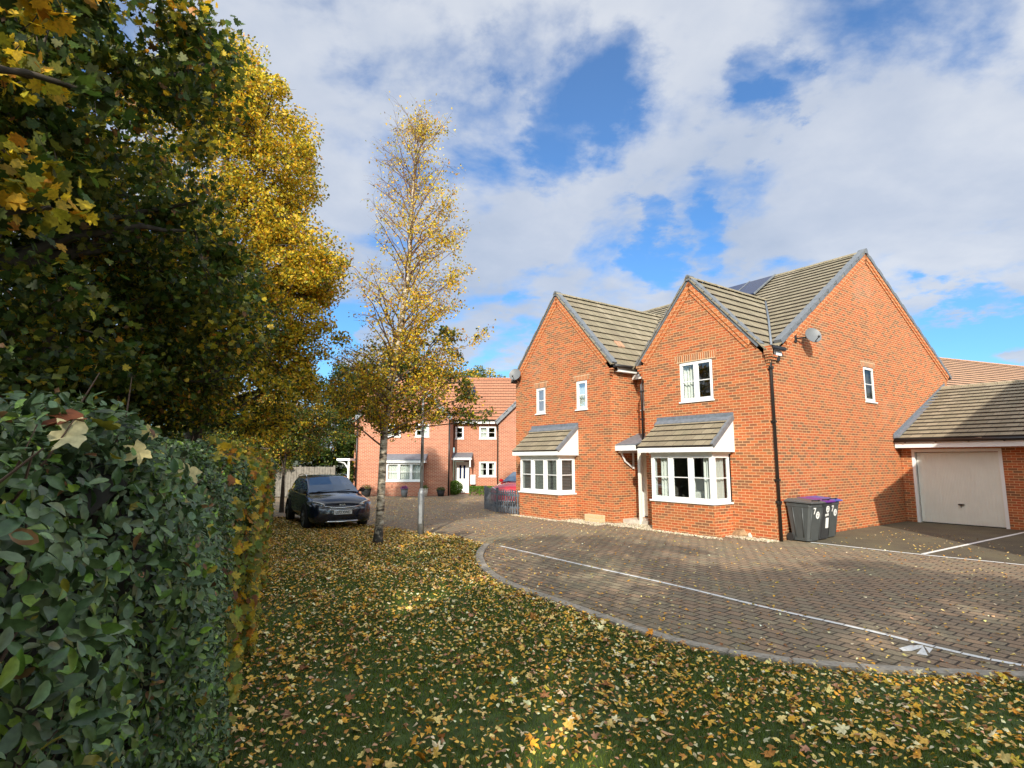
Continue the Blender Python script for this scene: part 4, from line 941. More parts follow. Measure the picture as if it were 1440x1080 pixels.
tilt=RNG.normal(size=(n,2))*.45; Yv=np.stack([tilt[:,0],tilt[:,1],np.ones(n)],1); side_=RNG.normal(size=(n,3)); side_[:,2]=0
Nn=np.cross(Yv,side_); Nn/=np.linalg.norm(Nn,axis=1,keepdims=True)
# build blades directly
Yv/=np.linalg.norm(Yv,axis=1,keepdims=True); Xv=np.cross(Yv,Nn)
Hh=(gp[:,2]*RNG.uniform(.6,1.35,n))[:,None]; Wd=(gp[:,3])[:,None]
V=np.stack([C-Xv*Wd/2,C+Xv*Wd/2,C+Yv*Hh],1).reshape(-1,3)
me=bpy.data.meshes.new('grass'); me.vertices.add(len(V)); me.vertices.foreach_set('co',V.astype(np.float32).ravel()); me.loops.add(3*n); me.loops.foreach_set('vertex_index',np.arange(3*n,dtype=np.int32)); me.polygons.add(n); me.polygons.foreach_set('loop_start',np.arange(0,3*n,3,dtype=np.int32)); me.polygons.foreach_set('loop_total',np.full(n,3,np.int32)); me.update(calc_edges=True)
gc=pick(n,[(.115,.165,.020),(.155,.22,.028),(.080,.13,.016),(.20,.22,.04),(.24,.18,.06)],[5,4,4,1,.5],.2)*(0.75+.5*vnoise(gp[:,0],gp[:,1],.9,3))[:,None]
ca=me.color_attributes.new('leafcol','FLOAT_COLOR','POINT'); cc=np.ones((n,3,4),np.float32); cc[:,:,:3]=gc[:,None,:]; ca.data.foreach_set('color',cc.ravel()); me.materials.append(M['grass'])
o=bpy.data.objects.new('grass',me); COL.objects.link(o); tag(o,'short green grass of the lawn under the fallen leaves','grass',kind='stuff')
# fallen leaves on the lawn
YEL=[(.78,.48,.10),(.84,.60,.22),(.74,.36,.04),(.48,.22,.05),(.86,.74,.44),(.28,.13,.055),(.56,.30,.17),(.55,.42,.05)]
YW=[4,4,3,2.2,2.2,1.3,1.6,1.2]
KA=np.array(KS)
def kdist(x,y):
    d=np.full(len(x),99.)
    for a in KA: d=np.minimum(d,np.hypot(x-a[0],y-a[1]))
    return d
def scatter(n,y0,y1,dfun,poly,x0=-9,x1=13):
    x=RNG.uniform(x0,x1,n); y=RNG.uniform(y0,y1,n); k=inside(x,y,poly)&(x<.95*y+.5); x,y=x[k],y[k]; p=dfun(x,y); k=RNG.random(len(x))<p; return x[k],y[k]
def ldens(x,y):
    d=kdist(x,y); p=.27+.36*np.exp(-d/1.0)+np.clip((y-8)/8,0,1)*.28
    p*=np.where(d<.12,.12,1)
    p*=.60+.8*vnoise(x,y,1.1,5)*(.5+.9*vnoise(x,y,3.1,7)); p*=np.where(x<hx(y)+.5,1.2,1)
    return np.clip(p,0,1)
x,y=scatter(420000,3.0,20,ldens,LAWN); n=len(x)
print('lawn leaves',n)
small=RNG.random(n)<.945
def flatN(n,s): v=RNG.normal(size=(n,3))*s; v[:,2]=1; return v
for nm,k,kind,sz in (('fallen_birch_leaves',small,'birch',(.028,.056)),('fallen_maple_leaves',~small,'maple2',(.065,.12))):
    xx,yy=x[k],y[k]; q=len(xx); s=RNG.uniform(*sz,q)
    C=np.stack([xx,yy,.052+RNG.uniform(0,.028,q)],1)
    o=leaves(nm,None,M['litter'],C,flatN(q,.38),s,pick(q,YEL,YW,.16),kind,curl=RNG.normal(size=q)*2.2+.8)
    tag(o,'small yellow birch leaves scattered over the grass' if nm.startswith('fallen_b') else 'larger tan maple leaves scattered over the grass','fallen leaves',kind='stuff')
# leaves on the paving
PAV=[(-11,17.5),(-.8,14.2)]+KS[3:]+[(13,5.3),(13,20),(-2,32),(-12,32),(-13,22)]
x=RNG.uniform(-10,12,70000); y=RNG.uniform(4.5,31,70000); k=~inside(x,y,LAWN)&(x<.95*y+.5)
x,y=x[k],y[k]; d=kdist(x,y); hb=x*math.cos(HA)+y*math.sin(HA)
p=.13+.75*np.exp(-d/.35)+.30*np.exp(-d/1.5)+.5*np.exp(-np.abs(x+5)/2.5)*(y>15); p*=.4+1.2*vnoise(x,y,1.7,4); p*=(hb<12.9)|(x<-1.5)|((x*-math.sin(HA)+y*math.cos(HA)<7.2)&(hb<21)); k=RNG.random(len(x))<p; x,y=x[k],y[k]; q=len(x)
o=leaves('paving_leaves',None,M['litter'],np.stack([x,y,.012+RNG.uniform(0,.012,q)],1),flatN(q,.25),RNG.uniform(.030,.060,q),pick(q,YEL,YW,.2),'birch',curl=RNG.normal(size=q)*1.5+.5); tag(o,'scattered dry leaves lying on the block paving','fallen leaves',kind='stuff')
# gravel strip along the fronts
def gravel(name,label,bs,n):
    T=np.array([(1,0,0),(-1,0,0),(0,1,0),(0,-1,0),(0,0,1),(0,0,-1)],float)
    C=[]
    for (ba,bb,aa,ab,q) in bs:
        b=RNG.uniform(ba,bb,q); a=RNG.uniform(aa,ab,q); C.append(np.stack([b*math.cos(HA)-a*math.sin(HA),b*math.sin(HA)+a*math.cos(HA),RNG.uniform(.004,.03,q)],1))
    C=np.concatenate(C); n=len(C); s=RNG.uniform(.012,.034,(n,1,1)); J=1+RNG.normal(size=(n,6,3))*.22; ang=RNG.uniform(0,6.28,n); c,s2=np.cos(ang),np.sin(ang)
    V=T[None]*J*s; X=V[:,:,0]*c[:,None]-V[:,:,1]*s2[:,None]; Y=V[:,:,0]*s2[:,None]+V[:,:,1]*c[:,None]; V=np.stack([X,Y,V[:,:,2]*.7],2)+C[:,None,:]
    F=np.array([(0,2,4),(2,1,4),(1,3,4),(3,0,4),(2,0,5),(1,2,5),(3,1,5),(0,3,5)]); L_=(F[None]+(np.arange(n)*6)[:,None,None]).ravel()
    me=bpy.data.meshes.new(name); me.vertices.add(n*6); me.vertices.foreach_set('co',V.astype(np.float32).ravel()); me.loops.add(len(L_)); me.loops.foreach_set('vertex_index',L_.astype(np.int32)); me.polygons.add(n*8); me.polygons.foreach_set('loop_start',np.arange(0,n*24,3,dtype=np.int32)); me.polygons.foreach_set('loop_total',np.full(n*8,3,np.int32)); me.update(calc_edges=True)
    ca=me.color_attributes.new('leafcol','FLOAT_COLOR','POINT'); cc=np.ones((n,6,4),np.float32); cc[:,:,:3]=pick(n,[(.55,.47,.34),(.62,.55,.42),(.40,.32,.22),(.30,.22,.15)],[4,3,2,1])[:,None,:]; ca.data.foreach_set('color',cc.ravel()); me.materials.append(M['litter'])
    o=bpy.data.objects.new(name,me); COL.objects.link(o); tag(o,label,'gravel',kind='stuff')
gravel('gravel','strip of pale gravel along the foot of the house fronts',[(12.96,13.10,8.95,11.4,1500),(12.95,13.9,11.3,13.0,3400),(13.5,13.94,7.9,9.17,900),(12.32,12.5,14.7,17.2,1200),(12.5,13.3,13.0,14.78,2600)],0)
# ============================================================ HEDGE
HL=21.0
hedge=thing('hedge','long dense clipped hedge of dark glossy leaves along the left side of the lawn','hedge',(-2.8,4,0),off=(-2.8,4,0))
def hedge_xyz(Y,v,dep):   # v: 0..1 up the right face, 1..2 across the top
    Ht=2.10+.05*np.sin(Y*1.3)+.04*np.sin(Y*3.7+1)
    fx=np.where(v<1,0,-(v-1)*1.5); z=np.where(v<1,v*Ht,Ht)
    # rounded shoulder
    r=np.exp(-((v-1)/.10)**2)*.11
    X=hx(Y)+fx-dep*np.where(v<1,1,.2)-r*.8+.10*np.sin(Y*2.1+v*4)*.6+.05*np.sin(Y*6.3+v*9)
    Z=z-dep*np.where(v<1,0,.8)-r*.8+.02*np.sin(Y*9)
    return X,Y,Z
nY,nV=150,26; m=MB(); ids={}
for i in range(nY+1):
    Y=-1.2+(HL+1.2)*i/nY
    for j in range(nV+1):
        v=2*j/nV; X,_,Z=hedge_xyz(np.array([Y]),np.array([v]),np.array([.17])); ids[i,j]=m.vert((float(X[0])+.06*random.uniform(-1,1),Y,float(Z[0])+.04*random.uniform(-1,1)))
for i in range(nY):
    for j in range(nV): m.facei([ids[i,j],ids[i+1,j],ids[i+1,j+1],ids[i,j+1]])
# back and ends
for i in range(nY):
    a=m.v[ids[i,nV]]; b=m.v[ids[i+1,nV]]; m.face([a,b,(b[0],b[1],0),(a[0],a[1],0)])
m.face([m.v[ids[nY,j]] for j in range(nV+1)]+[(m.v[ids[nY,nV]][0],HL,0)]); m.face([m.v[ids[0,j]] for j in range(nV+1)]+[(m.v[ids[0,nV]][0],-1.2,0)])
m.build('branches',plain('dark_hedge_twigs',(.022,.020,.012),.95,noise=.6,nscale=14),hedge)
def hedge_leaves(name,n,y0,y1,v0,v1,dep,size,pal,w,kind='ovate',mat='hedgeleaf',mask=None,asp=None,spread=.75,parent=hedge):
    Y=RNG.uniform(y0,y1,n); v=RNG.uniform(v0,v1,n); d=RNG.uniform(*dep,n)
    if mask is not None: k=mask(Y,v); Y,v,d=Y[k],v[k],d[k]
    n=len(Y); X,Y,Z=hedge_xyz(Y,v,d)
    nx=np.where(v<1,1,.25); nz=np.where(v<1,.55,1.0); Nn=np.stack([nx,-.25+0*nx,nz],1)+RNG.normal(size=(n,3))*spread
    s=RNG.uniform(*size,n); C=np.stack([X,Y,Z],1)
    return leaves(name,parent,M[mat],C,Nn,s,pick(n,pal,w,.25),kind,off=OFF[parent.name],aspect=asp,curl=RNG.uniform(.4,1.8,n))
HP_=[(.105,.165,.060),(.155,.21,.095),(.068,.118,.042),(.15,.25,.035),(.22,.33,.04),(.42,.34,.04),(.30,.15,.06)]
HWt=[6,4.5,5,2.2,1.1,.2,.2]
hedge_leaves('leaves',36000,-.6,2.2,0,2,(-.07,.17),(.020,.052),HP_,HWt)
hedge_leaves('leaves',62000,2.2,5.5,0,2,(-.07,.16),(.020,.050),HP_,HWt)
hedge_leaves('leaves',40000,5.5,11,0,2,(-.04,.15),(.040,.066),HP_,HWt)
hedge_leaves('leaves',30000,11,HL,0,2,(-.05,.14),(.05,.08),HP_,HWt,kind='oval')
# a few big bright leaves close to the camera
hedge_leaves('bramble_leaves',360,.6,2.6,.05,.8,(-.05,.03),(.050,.085),[(.10,.17,.03),(.07,.13,.03),(.38,.30,.04),(.14,.22,.04)],[4,3,.5,2],spread=.5)
# twig shoots
tw=MB()
for k in range(260):
    Y=RNG.uniform(.3,12); v=RNG.uniform(.2,1.6); X,_,Z=hedge_xyz(np.array([Y]),np.array([v]),np.array([.12])); p=Vector((float(X[0]),Y,float(Z[0])))
    e=p+Vector((RNG.uniform(.05,.16),RNG.uniform(-.1,.1),RNG.uniform(.08,.28))); tw.tube([p,p.lerp(e,.5)+Vector((.02,0,.0)),e],[.004,.003,.0015],4,caps=False)
tag(tw.build('twigs',M['twig'],hedge),kind='stuff')
# yellow maple-leaved climber running through the hedge
vine=thing('climber','yellow and orange maple-leaved climber tangled in the far part of the hedge','climbing plant',(-4,8,0),off=(-4,8,0))
def vm(Y,v):
    c=.62+.25*np.sin(Y*.9)+.2*np.sin(Y*2.3+1); k=np.where(v<1.15,1,.0)
    return (RNG.random(len(Y))<k*np.clip((vnoise(Y,v*3,1.1,9)+.55),0,1)*np.exp(-((Y-8.3)/3.3)**4))
hedge_leaves('leaves',15000,4.3,12.6,0,1.2,(-.13,.03),(.06,.12),[(.20,.25,.03),(.34,.32,.04),(.62,.42,.03),(.58,.25,.03),(.14,.20,.03),(.30,.12,.04)],[3.4,4,3.6,1.8,1.8,.6],kind='maple',mat='leaf',mask=vm,spread=.6,parent=vine)
x=MB(); x.tube([(hx(8)-.05,8,0),(hx(7.6)+.02,7.6,.9),(hx(8.4),8.4,1.6),(hx(8.9)-.1,8.9,2.1)],[.02,.015,.01,.006],5); x.build('stem',M['twig'],vine)
# big fallen maple leaves lying on the hedge top
def big_leaf(px,py,Y,size,col,label,nrm,spin,name='maple_leaf'):
    a=(px-720)/CF; b=(540-py)/CF; v=np.array([a,math.cos(CP)-b*math.sin(CP),math.sin(CP)+b*math.cos(CP)]); t=Y/v[1]; P=v*t+np.array([0,0,CH])
    o=leaves(name,None,M['litter'],P[None],np.array([nrm],float),size,np.array([col]),'maple2',spin=np.array([spin],float),off=P,curl=np.array([1.8]))
    o.location=P; tag(o,label,'fallen leaf')
big_leaf(100,612,1.33,.115,(.62,.55,.30),'large pale cream maple leaf lying on top of the hedge',(.35,-.75,.6),(1,.2,.3))
big_leaf(96,590,1.36,.13,(.19,.06,.025),'large rust brown maple leaf behind the cream leaf on the hedge',(.1,-.35,.9),(.6,.9,0))
big_leaf(196,636,1.58,.085,(.62,.52,.24),'curled cream maple leaf on the hedge between the two flat pale leaves',(.5,-.7,.4),(.3,1,.3))
big_leaf(264,664,2.22,.115,(.60,.50,.24),'pale yellow maple leaf hanging on the hedge face, rightmost of the pale leaves',(.7,-.6,.3),(.2,.5,1))
big_leaf(212,610,1.75,.085,(.60,.48,.18),'yellowish maple leaf flat on the hedge top behind the curled leaf',(.3,-.6,.7),(1,0,.2))
big_leaf(143,597,1.5,.10,(.45,.38,.05),'folded yellow-green maple leaf right of the brown leaf on the hedge',(.2,.5,.9),(0,1,.1))
# ============================================================ TREES
def limb_tube(mb,p0,p1,r0,r1,n=6,seg=5,sag=.12,mi=0):
    p0,p1=Vector(p0),Vector(p1); L=(p1-p0).length; o=Vector((random.uniform(-1,1),random.uniform(-1,1),random.uniform(.2,1)))*L*sag
    pts=[]; rr=[]
    for i in range(seg+1):
        t=i/seg; p=p0.lerp(p1,t)+o*math.sin(math.pi*t)*(1 if i<seg else 0)+Vector((random.uniform(-1,1),random.uniform(-1,1),random.uniform(-1,1)))*L*.018*(0<i<seg)
        pts.append(p); rr.append(r0+(r1-r0)*t)
    mb.tube(pts,rr,n,mi,caps=False); return pts
def tree(name,label,cat,base,trunk,blobs,nleaf,size,pal,wfun,kind='diamond',clumpr=.45,clumps=120,bark='bark',r0=.22,group=None,upbias=.6,flat=.7,shell=(.45,1.0),limbs=26,twigs=True,leafmat='leaf',kind2=None):
    rt=thing(name,label,cat,base,group=group,off=tuple(base))
    base=Vector(base); T=[Vector(p) for p in trunk]
    vol=np.array([b[3]*b[4]*b[5] for b in blobs])**.72; pr=vol/vol.sum()
    CC=[]
    for _ in range(clumps):
        b=blobs[RNG.choice(len(blobs),p=pr)]; d=RNG.normal(size=3); d/=np.linalg.norm(d); r=RNG.uniform(*shell)**.6
        CC.append(np.array(b[:3])+d*np.array(b[3:6])*r)
    CC=np.array(CC)
    tb=MB(); n=len(T); rr=[r0*(1-.8*i/(n-1)) for i in range(n)]; rr[0]*=1.35
    tb.tube(T,rr,12); tb.build('trunk',M[bark],rt)
    # limbs
    lb=MB(); tips=[]
    order=RNG.permutation(len(CC))[:limbs]
    for i in order:
        c=Vector(CC[i]); k=min(n-2,max(0,int(n*(.25+.6*random.random())))); cand=[q for q in T[1:] if q.z<c.z-.2*abs(c.x-q.x)] or [T[1]]; s=cand[-1]
        pts=limb_tube(lb,s,c,r0*.32,.018,6,6); tips+=pts[2:]
    tips=np.array([tuple(t) for t in tips])
    if twigs:
        for i in range(len(CC)):
            if i in order[:0]: continue
            c=CC[i]; d=np.linalg.norm(tips-c,axis=1); s=tips[d.argmin()]
            if d.min()>.15: limb_tube(lb,s,c,.016,.005,4,3)
            for _ in range(2):
                e=c+np.clip(RNG.normal(size=3),-1.3,1.3)*clumpr*.5; limb_tube(lb,c,e,.006,.002,3,2)
    lb.build('limbs',M[bark],rt)
    per=nleaf//len(CC); idx=np.repeat(np.arange(len(CC)),per); n=len(idx)
    cr=clumpr*RNG.uniform(.55,1.35,len(CC))[idx][:,None]
    D=RNG.normal(size=(n,3)); D/=np.linalg.norm(D,axis=1,keepdims=True); rad=RNG.random((n,1))**.45
    P=CC[idx]+D*rad*cr*np.array([1,1,flat])
    Nn=RNG.normal(size=(n,3))*.8+np.array([0,0,upbias])
    ctone=RNG.random(len(CC))[idx]; col=pick(n,pal,wfun(P,ctone),.2)
    s=RNG.uniform(size[0],size[1],n)
    leaves('crown',rt,M[leafmat],P,Nn,s,col,kind,off=tuple(base),curl=RNG.uniform(-.5,2,n))
    return rt
GRN=(.045,.080,.014); GR2=(.075,.125,.018); OLV=(.17,.18,.022); YG=(.42,.38,.03); YL=(.78,.56,.035); GO=(.84,.50,.03); ORG=(.62,.27,.025); BRN=(.26,.13,.045)
PAL=[GRN,GR2,OLV,YG,YL,GO,ORG,BRN]
def w_const(*w):
    w=np.array(w,float)
    def f(P,t):
        W=np.tile(w,(len(P),1)); W[:,3:7]*=(.10+3.2*(t[:,None]>.76)); return W
    return f
def w_T2(P,t):   # yellower at the top and on the lawn side
    q=.08+np.clip((P[:,2]-2.6)/4.5,0,1)*.6+np.clip((P[:,0]+7.6)/2.6,0,1)*.6+(t-.45)*.6; q=np.clip(q,0,1)[:,None]
    a=np.array([6,5,4,2,1,.4,.4,.3.__float__()]); b=np.array([.2,.8,2,4,6,4,.7,.5]); return a*(1-q)+b*q
# near maple over the hedge
tree('maple_tree','big dark green maple nearest the camera overhanging the hedge top left','tree',(-6.6,6.3,0),[(-6.6,6.3,0),(-6.55,6.3,2.2),(-6.5,6.5,4.2),(-6.6,6.7,6.5),(-6.7,6.8,8)],
     [(-6.4,6.4,6.9,2.9,2.8,2.2),(-6.2,7.0,4.6,2.2,3.2,2.0),(-6.5,4.4,5.6,2.3,2.2,2.2),(-4.9,6.2,7.4,1.2,1.5,1.4),(-7.5,8.5,4.2,2.4,3,2.2),(-6.8,6.0,3.2,2.2,2.8,1.3)],
     62000,(.07,.125),PAL,w_const(4,6,5,3.0,1.8,1.4,.5,.3),kind='maple',clumpr=.60,clumps=300,r0=.28,limbs=60,upbias=.5)
# overhanging bough close to the lens
tree('maple_tree','golden-leaved maple boughs hanging into the top left corner','tree',(-4.6,2.6,0),[(-4.6,2.6,0),(-4.5,2.6,2.4),(-4.2,2.7,4.2),(-3.7,2.9,5.4),(-3.3,3.0,6.4)],
     [(-3.35,3.3,5.0,.75,.8,.65),(-3.9,3.9,4.6,.7,.9,.7),(-3.2,3.6,6.0,.9,1.0,.6)],1500,(.10,.15),PAL,w_const(2,4,3,3,2.5,2.5,.8,.1),kind='maple',clumpr=.30,clumps=36,r0=.10,limbs=14,flat=.6)
# tall yellow maples behind, lit by the sun
tree('lime_tree','tall sunlit yellow tree rising behind the dark maple on the left','tree',(-7.3, 12.92, 0),[(-7.3, 12.92, 0), (-7.3, 12.92, 2.77), (-7.22, 12.92, 5.05), (-7.14, 12.92, 7.33), (-6.99, 12.92, 9.61), (-6.84, 12.92, 12.2)],
     [(-6.99, 12.92, 9.31, 2.13, 2.2, 2.58), (-6.84, 12.77, 6.27, 2.51, 2.43, 2.36), (-5.47, 13.22, 6.8, 1.44, 1.44, 1.14), (-5.24, 12.84, 5.28, 1.37, 1.37, 0.99), (-6.16, 12.77, 3.76, 1.67, 1.82, 1.22), (-7.37, 12.92, 11.13, 1.22, 1.22, 1.6), (-5.78, 12.77, 9.0, 1.14, 1.22, 1.22), (-6.38, 12.77, 10.37, 0.99, 1.14, 1.14), (-4.79, 12.92, 6.12, 0.68, 0.76, 0.61)],
     125000,(.060,.098),PAL,w_T2,kind='diamond',clumpr=.42,clumps=680,r0=.20,limbs=60)
tree('lime_tree','green and yellow tree between the near maple and the tall yellow tree','tree',(-7.36, 9.6, 0),[(-7.36, 9.6, 0), (-7.36, 9.6, 2.81), (-7.28, 9.6, 4.41), (-7.28, 9.6, 5.61), (-7.2, 9.6, 6.81)],
     [(-7.2, 9.6, 5.69, 2.16, 2.24, 1.84), (-6.4, 9.6, 4.41, 2.08, 2.24, 1.6), (-5.28, 9.92, 3.77, 1.2, 1.6, 1.28), (-7.2, 9.6, 3.13, 1.92, 2.08, 1.28)],
     60000,(.062,.10),PAL,w_const(3,4.5,5,4.4,3.4,2.0,.6,.3),kind='diamond',clumpr=.46,clumps=400,r0=.20,limbs=44)
# small orange trees by the car
tree('small_tree','small orange-leaved tree with a dark stem left of the dark car','tree',(-9.0,22.4,0),[(-9.0,22.4,0),(-9.0,22.4,1.6),(-8.9,22.4,3),(-8.9,22.4,4.6)],
     [(-8.6,22.4,4.3,1.6,1.6,1.5),(-9.4,22.4,3.2,1.3,1.4,1.1),(-7.9,22.4,3.2,1.1,1,.9),(-8.7,22.4,2.6,1.2,1,.6)],26000,(.06,.10),PAL,w_const(1.5,3,3,4,3,3,2.6,.8),clumpr=.4,clumps=190,r0=.07,limbs=26)
# dark and golden trees beyond the fence
FARW=[('ash_tree','dark green leafy tree behind the grey board fence',(-13.6,34.5),[(0,0,5.0,2.9,2,2.6),(1.5,0,3.2,2.6,2,2.0),(-3,0,3.0,2.8,2,2.0)],(7,6,4,1.5,.6,.3,.3,.2)),
      ('golden_tree','golden tree behind the fence, left of the red brick gable house',(-16.8,30),[(0,0,6.2,2.6,2.2,2.6),(1.2,0,4.0,2.6,2,2.2),(2.4,1,2.6,2.6,1.6,1.6)],(1,2,3,4,3,3,2.5,.6)),
      ('ivy_tree','dark ivy-clad tree right behind the porch of the gable house',(-11.0,38.5),[(0,0,6.6,1.6,1.6,2.6),(.4,0,4.0,1.9,1.6,2.4)],(8,6,1.5,.5,.1,.1,.1,.2)),
      ('beech_tree','yellow-green tree top showing above the orange terrace roof',(-2.6,46),[(0,0,7.6,2.3,2,1.9),(-2,0,7.0,1.8,1.6,1.7)],(.5,2,3,5,4,1.5,.3,.3)),
      ('oak_tree','broad green tree rising behind the gable house and the birch',(-8.4,45),[(0,0,8.6,2.5,2,2.4),(-2.4,0,7.2,2.2,2,2.3),(2.6,0,7.4,2.1,2,1.7)],(4,5,4,3,2,1.5,1,.5))]
for nm,lab,(X,Y),bl,w in FARW:
    tree(nm,lab,'tree',(X,Y,0),[(X,Y,0),(X,Y,2),(X+.1,Y,4),(X+.1,Y,6)],[(X+b[0],Y+b[1],b[2],*b[3:]) for b in bl],17000,(.12,.20),PAL,w_const(*w),clumpr=.6,clumps=110,r0=.22,limbs=20,twigs=False)
for X,Y,lab in ((-12.3,33.2,'dark green shrub showing just over the middle of the grey board fence'),(-9.6,35.2,'dark bush between the end of the board fence and the porch'),(-15.2,33.0,'olive shrub behind the left part of the board fence')):
    tree('shrub',lab,'shrub',(X,Y,0),[(X,Y,0),(X,Y,.8),(X,Y,1.8)],[(X,Y,1.9,1.8,1.2,1.7),(X+.5,Y+.5,2.6,1.4,1.2,1.3)],9000,(.12,.20),PAL,w_const(8,6,2.5,.8,.4,.2,.2,.2),clumpr=.5,clumps=80,r0=.06,limbs=12,twigs=False)
# understorey behind the hedge
for i,(X,Y,lab) in enumerate([(-4.6,3.6,'dark shrub directly behind the hedge nearest the camera'),(-7.6,9.6,'dark laurel-like shrub behind the middle of the hedge'),(-9.2,14.6,'green shrub behind the hedge under the yellow tree'),(-10.6,19.6,'olive shrub behind the far end of the hedge'),(-7.9,5.2,'tall dark shrub behind the hedge under the near maple')]):
    tree('shrub',lab,'shrub',(X,Y,0),[(X,Y,0),(X,Y,.8),(X,Y,1.6)],[(X,Y,1.9,1.5,2.0,1.2),(X-.8,Y+.8,2.6,1.4,1.8,1.2)],9000 if i else 3500,(.07,.12),PAL,w_const(7,6,3,1.4,.8,.3,.3,.4),clumpr=.45,clumps=90,r0=.06,limbs=14,twigs=False,group=None)
# trees behind the camera that shade the foreground
for i,(X,Y,h,r,lab) in enumerate([(-7.0,-6,11.5,3.4,'tall maple behind the camera on the hedge line, leftmost of the rear row'),(-1.6,-8.5,12.6,3.6,'second maple of the row behind the camera'),(3.8,-8.5,10.4,3.4,'third maple of the row behind the camera'),(9.4,-9,9.7,3.4,'fourth maple of the row behind the camera'),(-9.2,1.0,12.5,3.2,'tall maple beside the camera beyond the hedge')]):
    tree('maple_tree',lab,'tree',(X,Y,0),[(X,Y,0),(X,Y,2.5),(X,Y,5),(X,Y,h-2)],[(X,Y,h-r*.8,r,r*.8,r*.8),(X,Y,h-r*1.9,r*.95,r*.8,r),(X+1,Y,3.2,r*.8,r*.7,2)],(24000 if X>2 else 16000),(.18,.28),PAL,w_const(5,5,4,2,2,1,.4,.3),clumpr=.75,clumps=190,r0=.25,limbs=16,twigs=False)
# ------------------------------------------------------------ birch
def birch_bark():
    m,nt,p=new_mat('birch_bark'); L=nt.links
    tc=N(nt,'ShaderNodeTexCoord'); mp=N(nt,'ShaderNodeMapping'); mp.inputs['Scale'].default_value=(5,5,16)
    n=N(nt,'ShaderNodeTexNoise',Scale=1.0,Detail=7.0,Roughness=.65); L.new(tc.outputs['Object'],mp.inputs['Vector']); L.new(mp.outputs[0],n.inputs['Vector'])
    r=ramp(nt,[(.40,(.05,.04,.03)),(.48,(.30,.24,.17)),(.60,(.52,.46,.36)),(.8,(.66,.61,.52))]); L.new(n.outputs['Fac'],r.inputs['Fac'])
    sx=N(nt,'ShaderNodeSeparateXYZ'); L.new(tc.outputs['Object'],sx.inputs[0])
    zr=N(nt,'ShaderNodeMapRange'); zr.inputs[1].default_value=.1; zr.inputs[2].default_value=1.1; zr.inputs[3].default_value=1; zr.inputs[4].default_value=0; L.new(sx.outputs[2],zr.inputs[0])
    n2=N(nt,'ShaderNodeTexNoise',Scale=9.0,Detail=6.0); L.new(tc.outputs['Object'],n2.inputs['Vector'])
    mu=N(nt,'ShaderNodeMath',operation='MULTIPLY'); L.new(zr.outputs[0],mu.inputs[0]); L.new(n2.outputs['Fac'],mu.inputs[1]); r3=ramp(nt,[(.3,(0,0,0)),(.42,(1,1,1))]); L.new(mu.outputs[0],r3.inputs['Fac'])
    mx=N(nt,'ShaderNodeMix',data_type='RGBA'); mx.inputs['B'].default_value=(.04,.035,.028,1); L.new(r3.outputs['Color'],mx.inputs['Factor']); L.new(r.outputs['Color'],mx.inputs['A']); L.new(mx.outputs['Result'],p.inputs['Base Color'])
    b=N(nt,'ShaderNodeBump',Strength=.6,Distance=.01); L.new(n.outputs['Fac'],b.inputs['Height']); L.new(b.outputs['Normal'],p.inputs['Normal']); p.inputs['Roughness'].default_value=.8
    return m
M['birch']=birch_bark()
M['birchtwig']=plain('birch_twig',(.15,.085,.06),.85)
bt=thing('birch_tree','slender silver birch with thin golden leaves standing in the lawn','tree',(-3.24,14.0,0),off=(-3.24,14,0))
TR=[(-3.26,14,-.02),(-3.25,14,.12),(-3.22,14,.6),(-3.20,14,1.6),(-3.17,14,2.86),(-3.05,14,3.8),(-2.95,14,4.66),(-2.82,14.02,5.6),(-2.71,14.03,6.52),(-2.66,14.05,7.5),(-2.65,14.05,8.44),(-2.59,14.05,9.5),(-2.56,14.05,10.4),(-2.54,14.05,10.75)]
rr=[.155,.12,.10,.095,.09,.084,.09,.078,.066,.052,.042,.03,.018,.006]
x=MB(); x.tube(TR,rr,14); x.build('trunk',M['birch'],bt)
def tr_at(z):
    for a,b in zip(TR,TR[1:]):
        if a[2]<=z<=b[2]: return Vector(a).lerp(Vector(b),(z-a[2])/(b[2]-a[2]))
lb=MB(); LP=[]; LT=[]
def halfw(z): return np.interp(z,[2.4,3.2,4.5,6,8,9.5,11,11.8],[.7,1.6,2.0,1.9,1.45,1.15,.7,.25])
for k in range(115):
    z0=2.35+8.3*(k/115)**.95; s=tr_at(z0); az=random.uniform(0,2*math.pi); rise=random.uniform(.7,1.7)*(1 if z0>4 else .6)
    w=float(halfw(min(11.6,z0+rise)))*random.uniform(.55,1.05); e=s+Vector((math.cos(az)*w,math.sin(az)*w*.9,rise)); e.z=min(e.z,11.0)
    pts=limb_tube(lb,s,e,.026*(1-z0/14)+.004,.005,5,6,sag=.10)
    for j in range(6 if z0>4.5 else 8):
        i=random.randint(2,6); p=pts[i]; q=p+Vector((random.uniform(-.45,.45),random.uniform(-.45,.45),random.uniform(-.15,.5))); tp=limb_tube(lb,p,q,.0045,.0015,3,3,sag=.1)
        LT.append((tp,z0))
        for _ in range(2):
            q2=q+Vector((random.uniform(-.25,.25),random.uniform(-.25,.25),random.uniform(-.2,.25))); t2=limb_tube(lb,tp[1],q2,.0025,.0012,3,2); LT.append((t2,z0))
lb.build('branches',M['birchtwig'],bt)
P=[];zz=[]
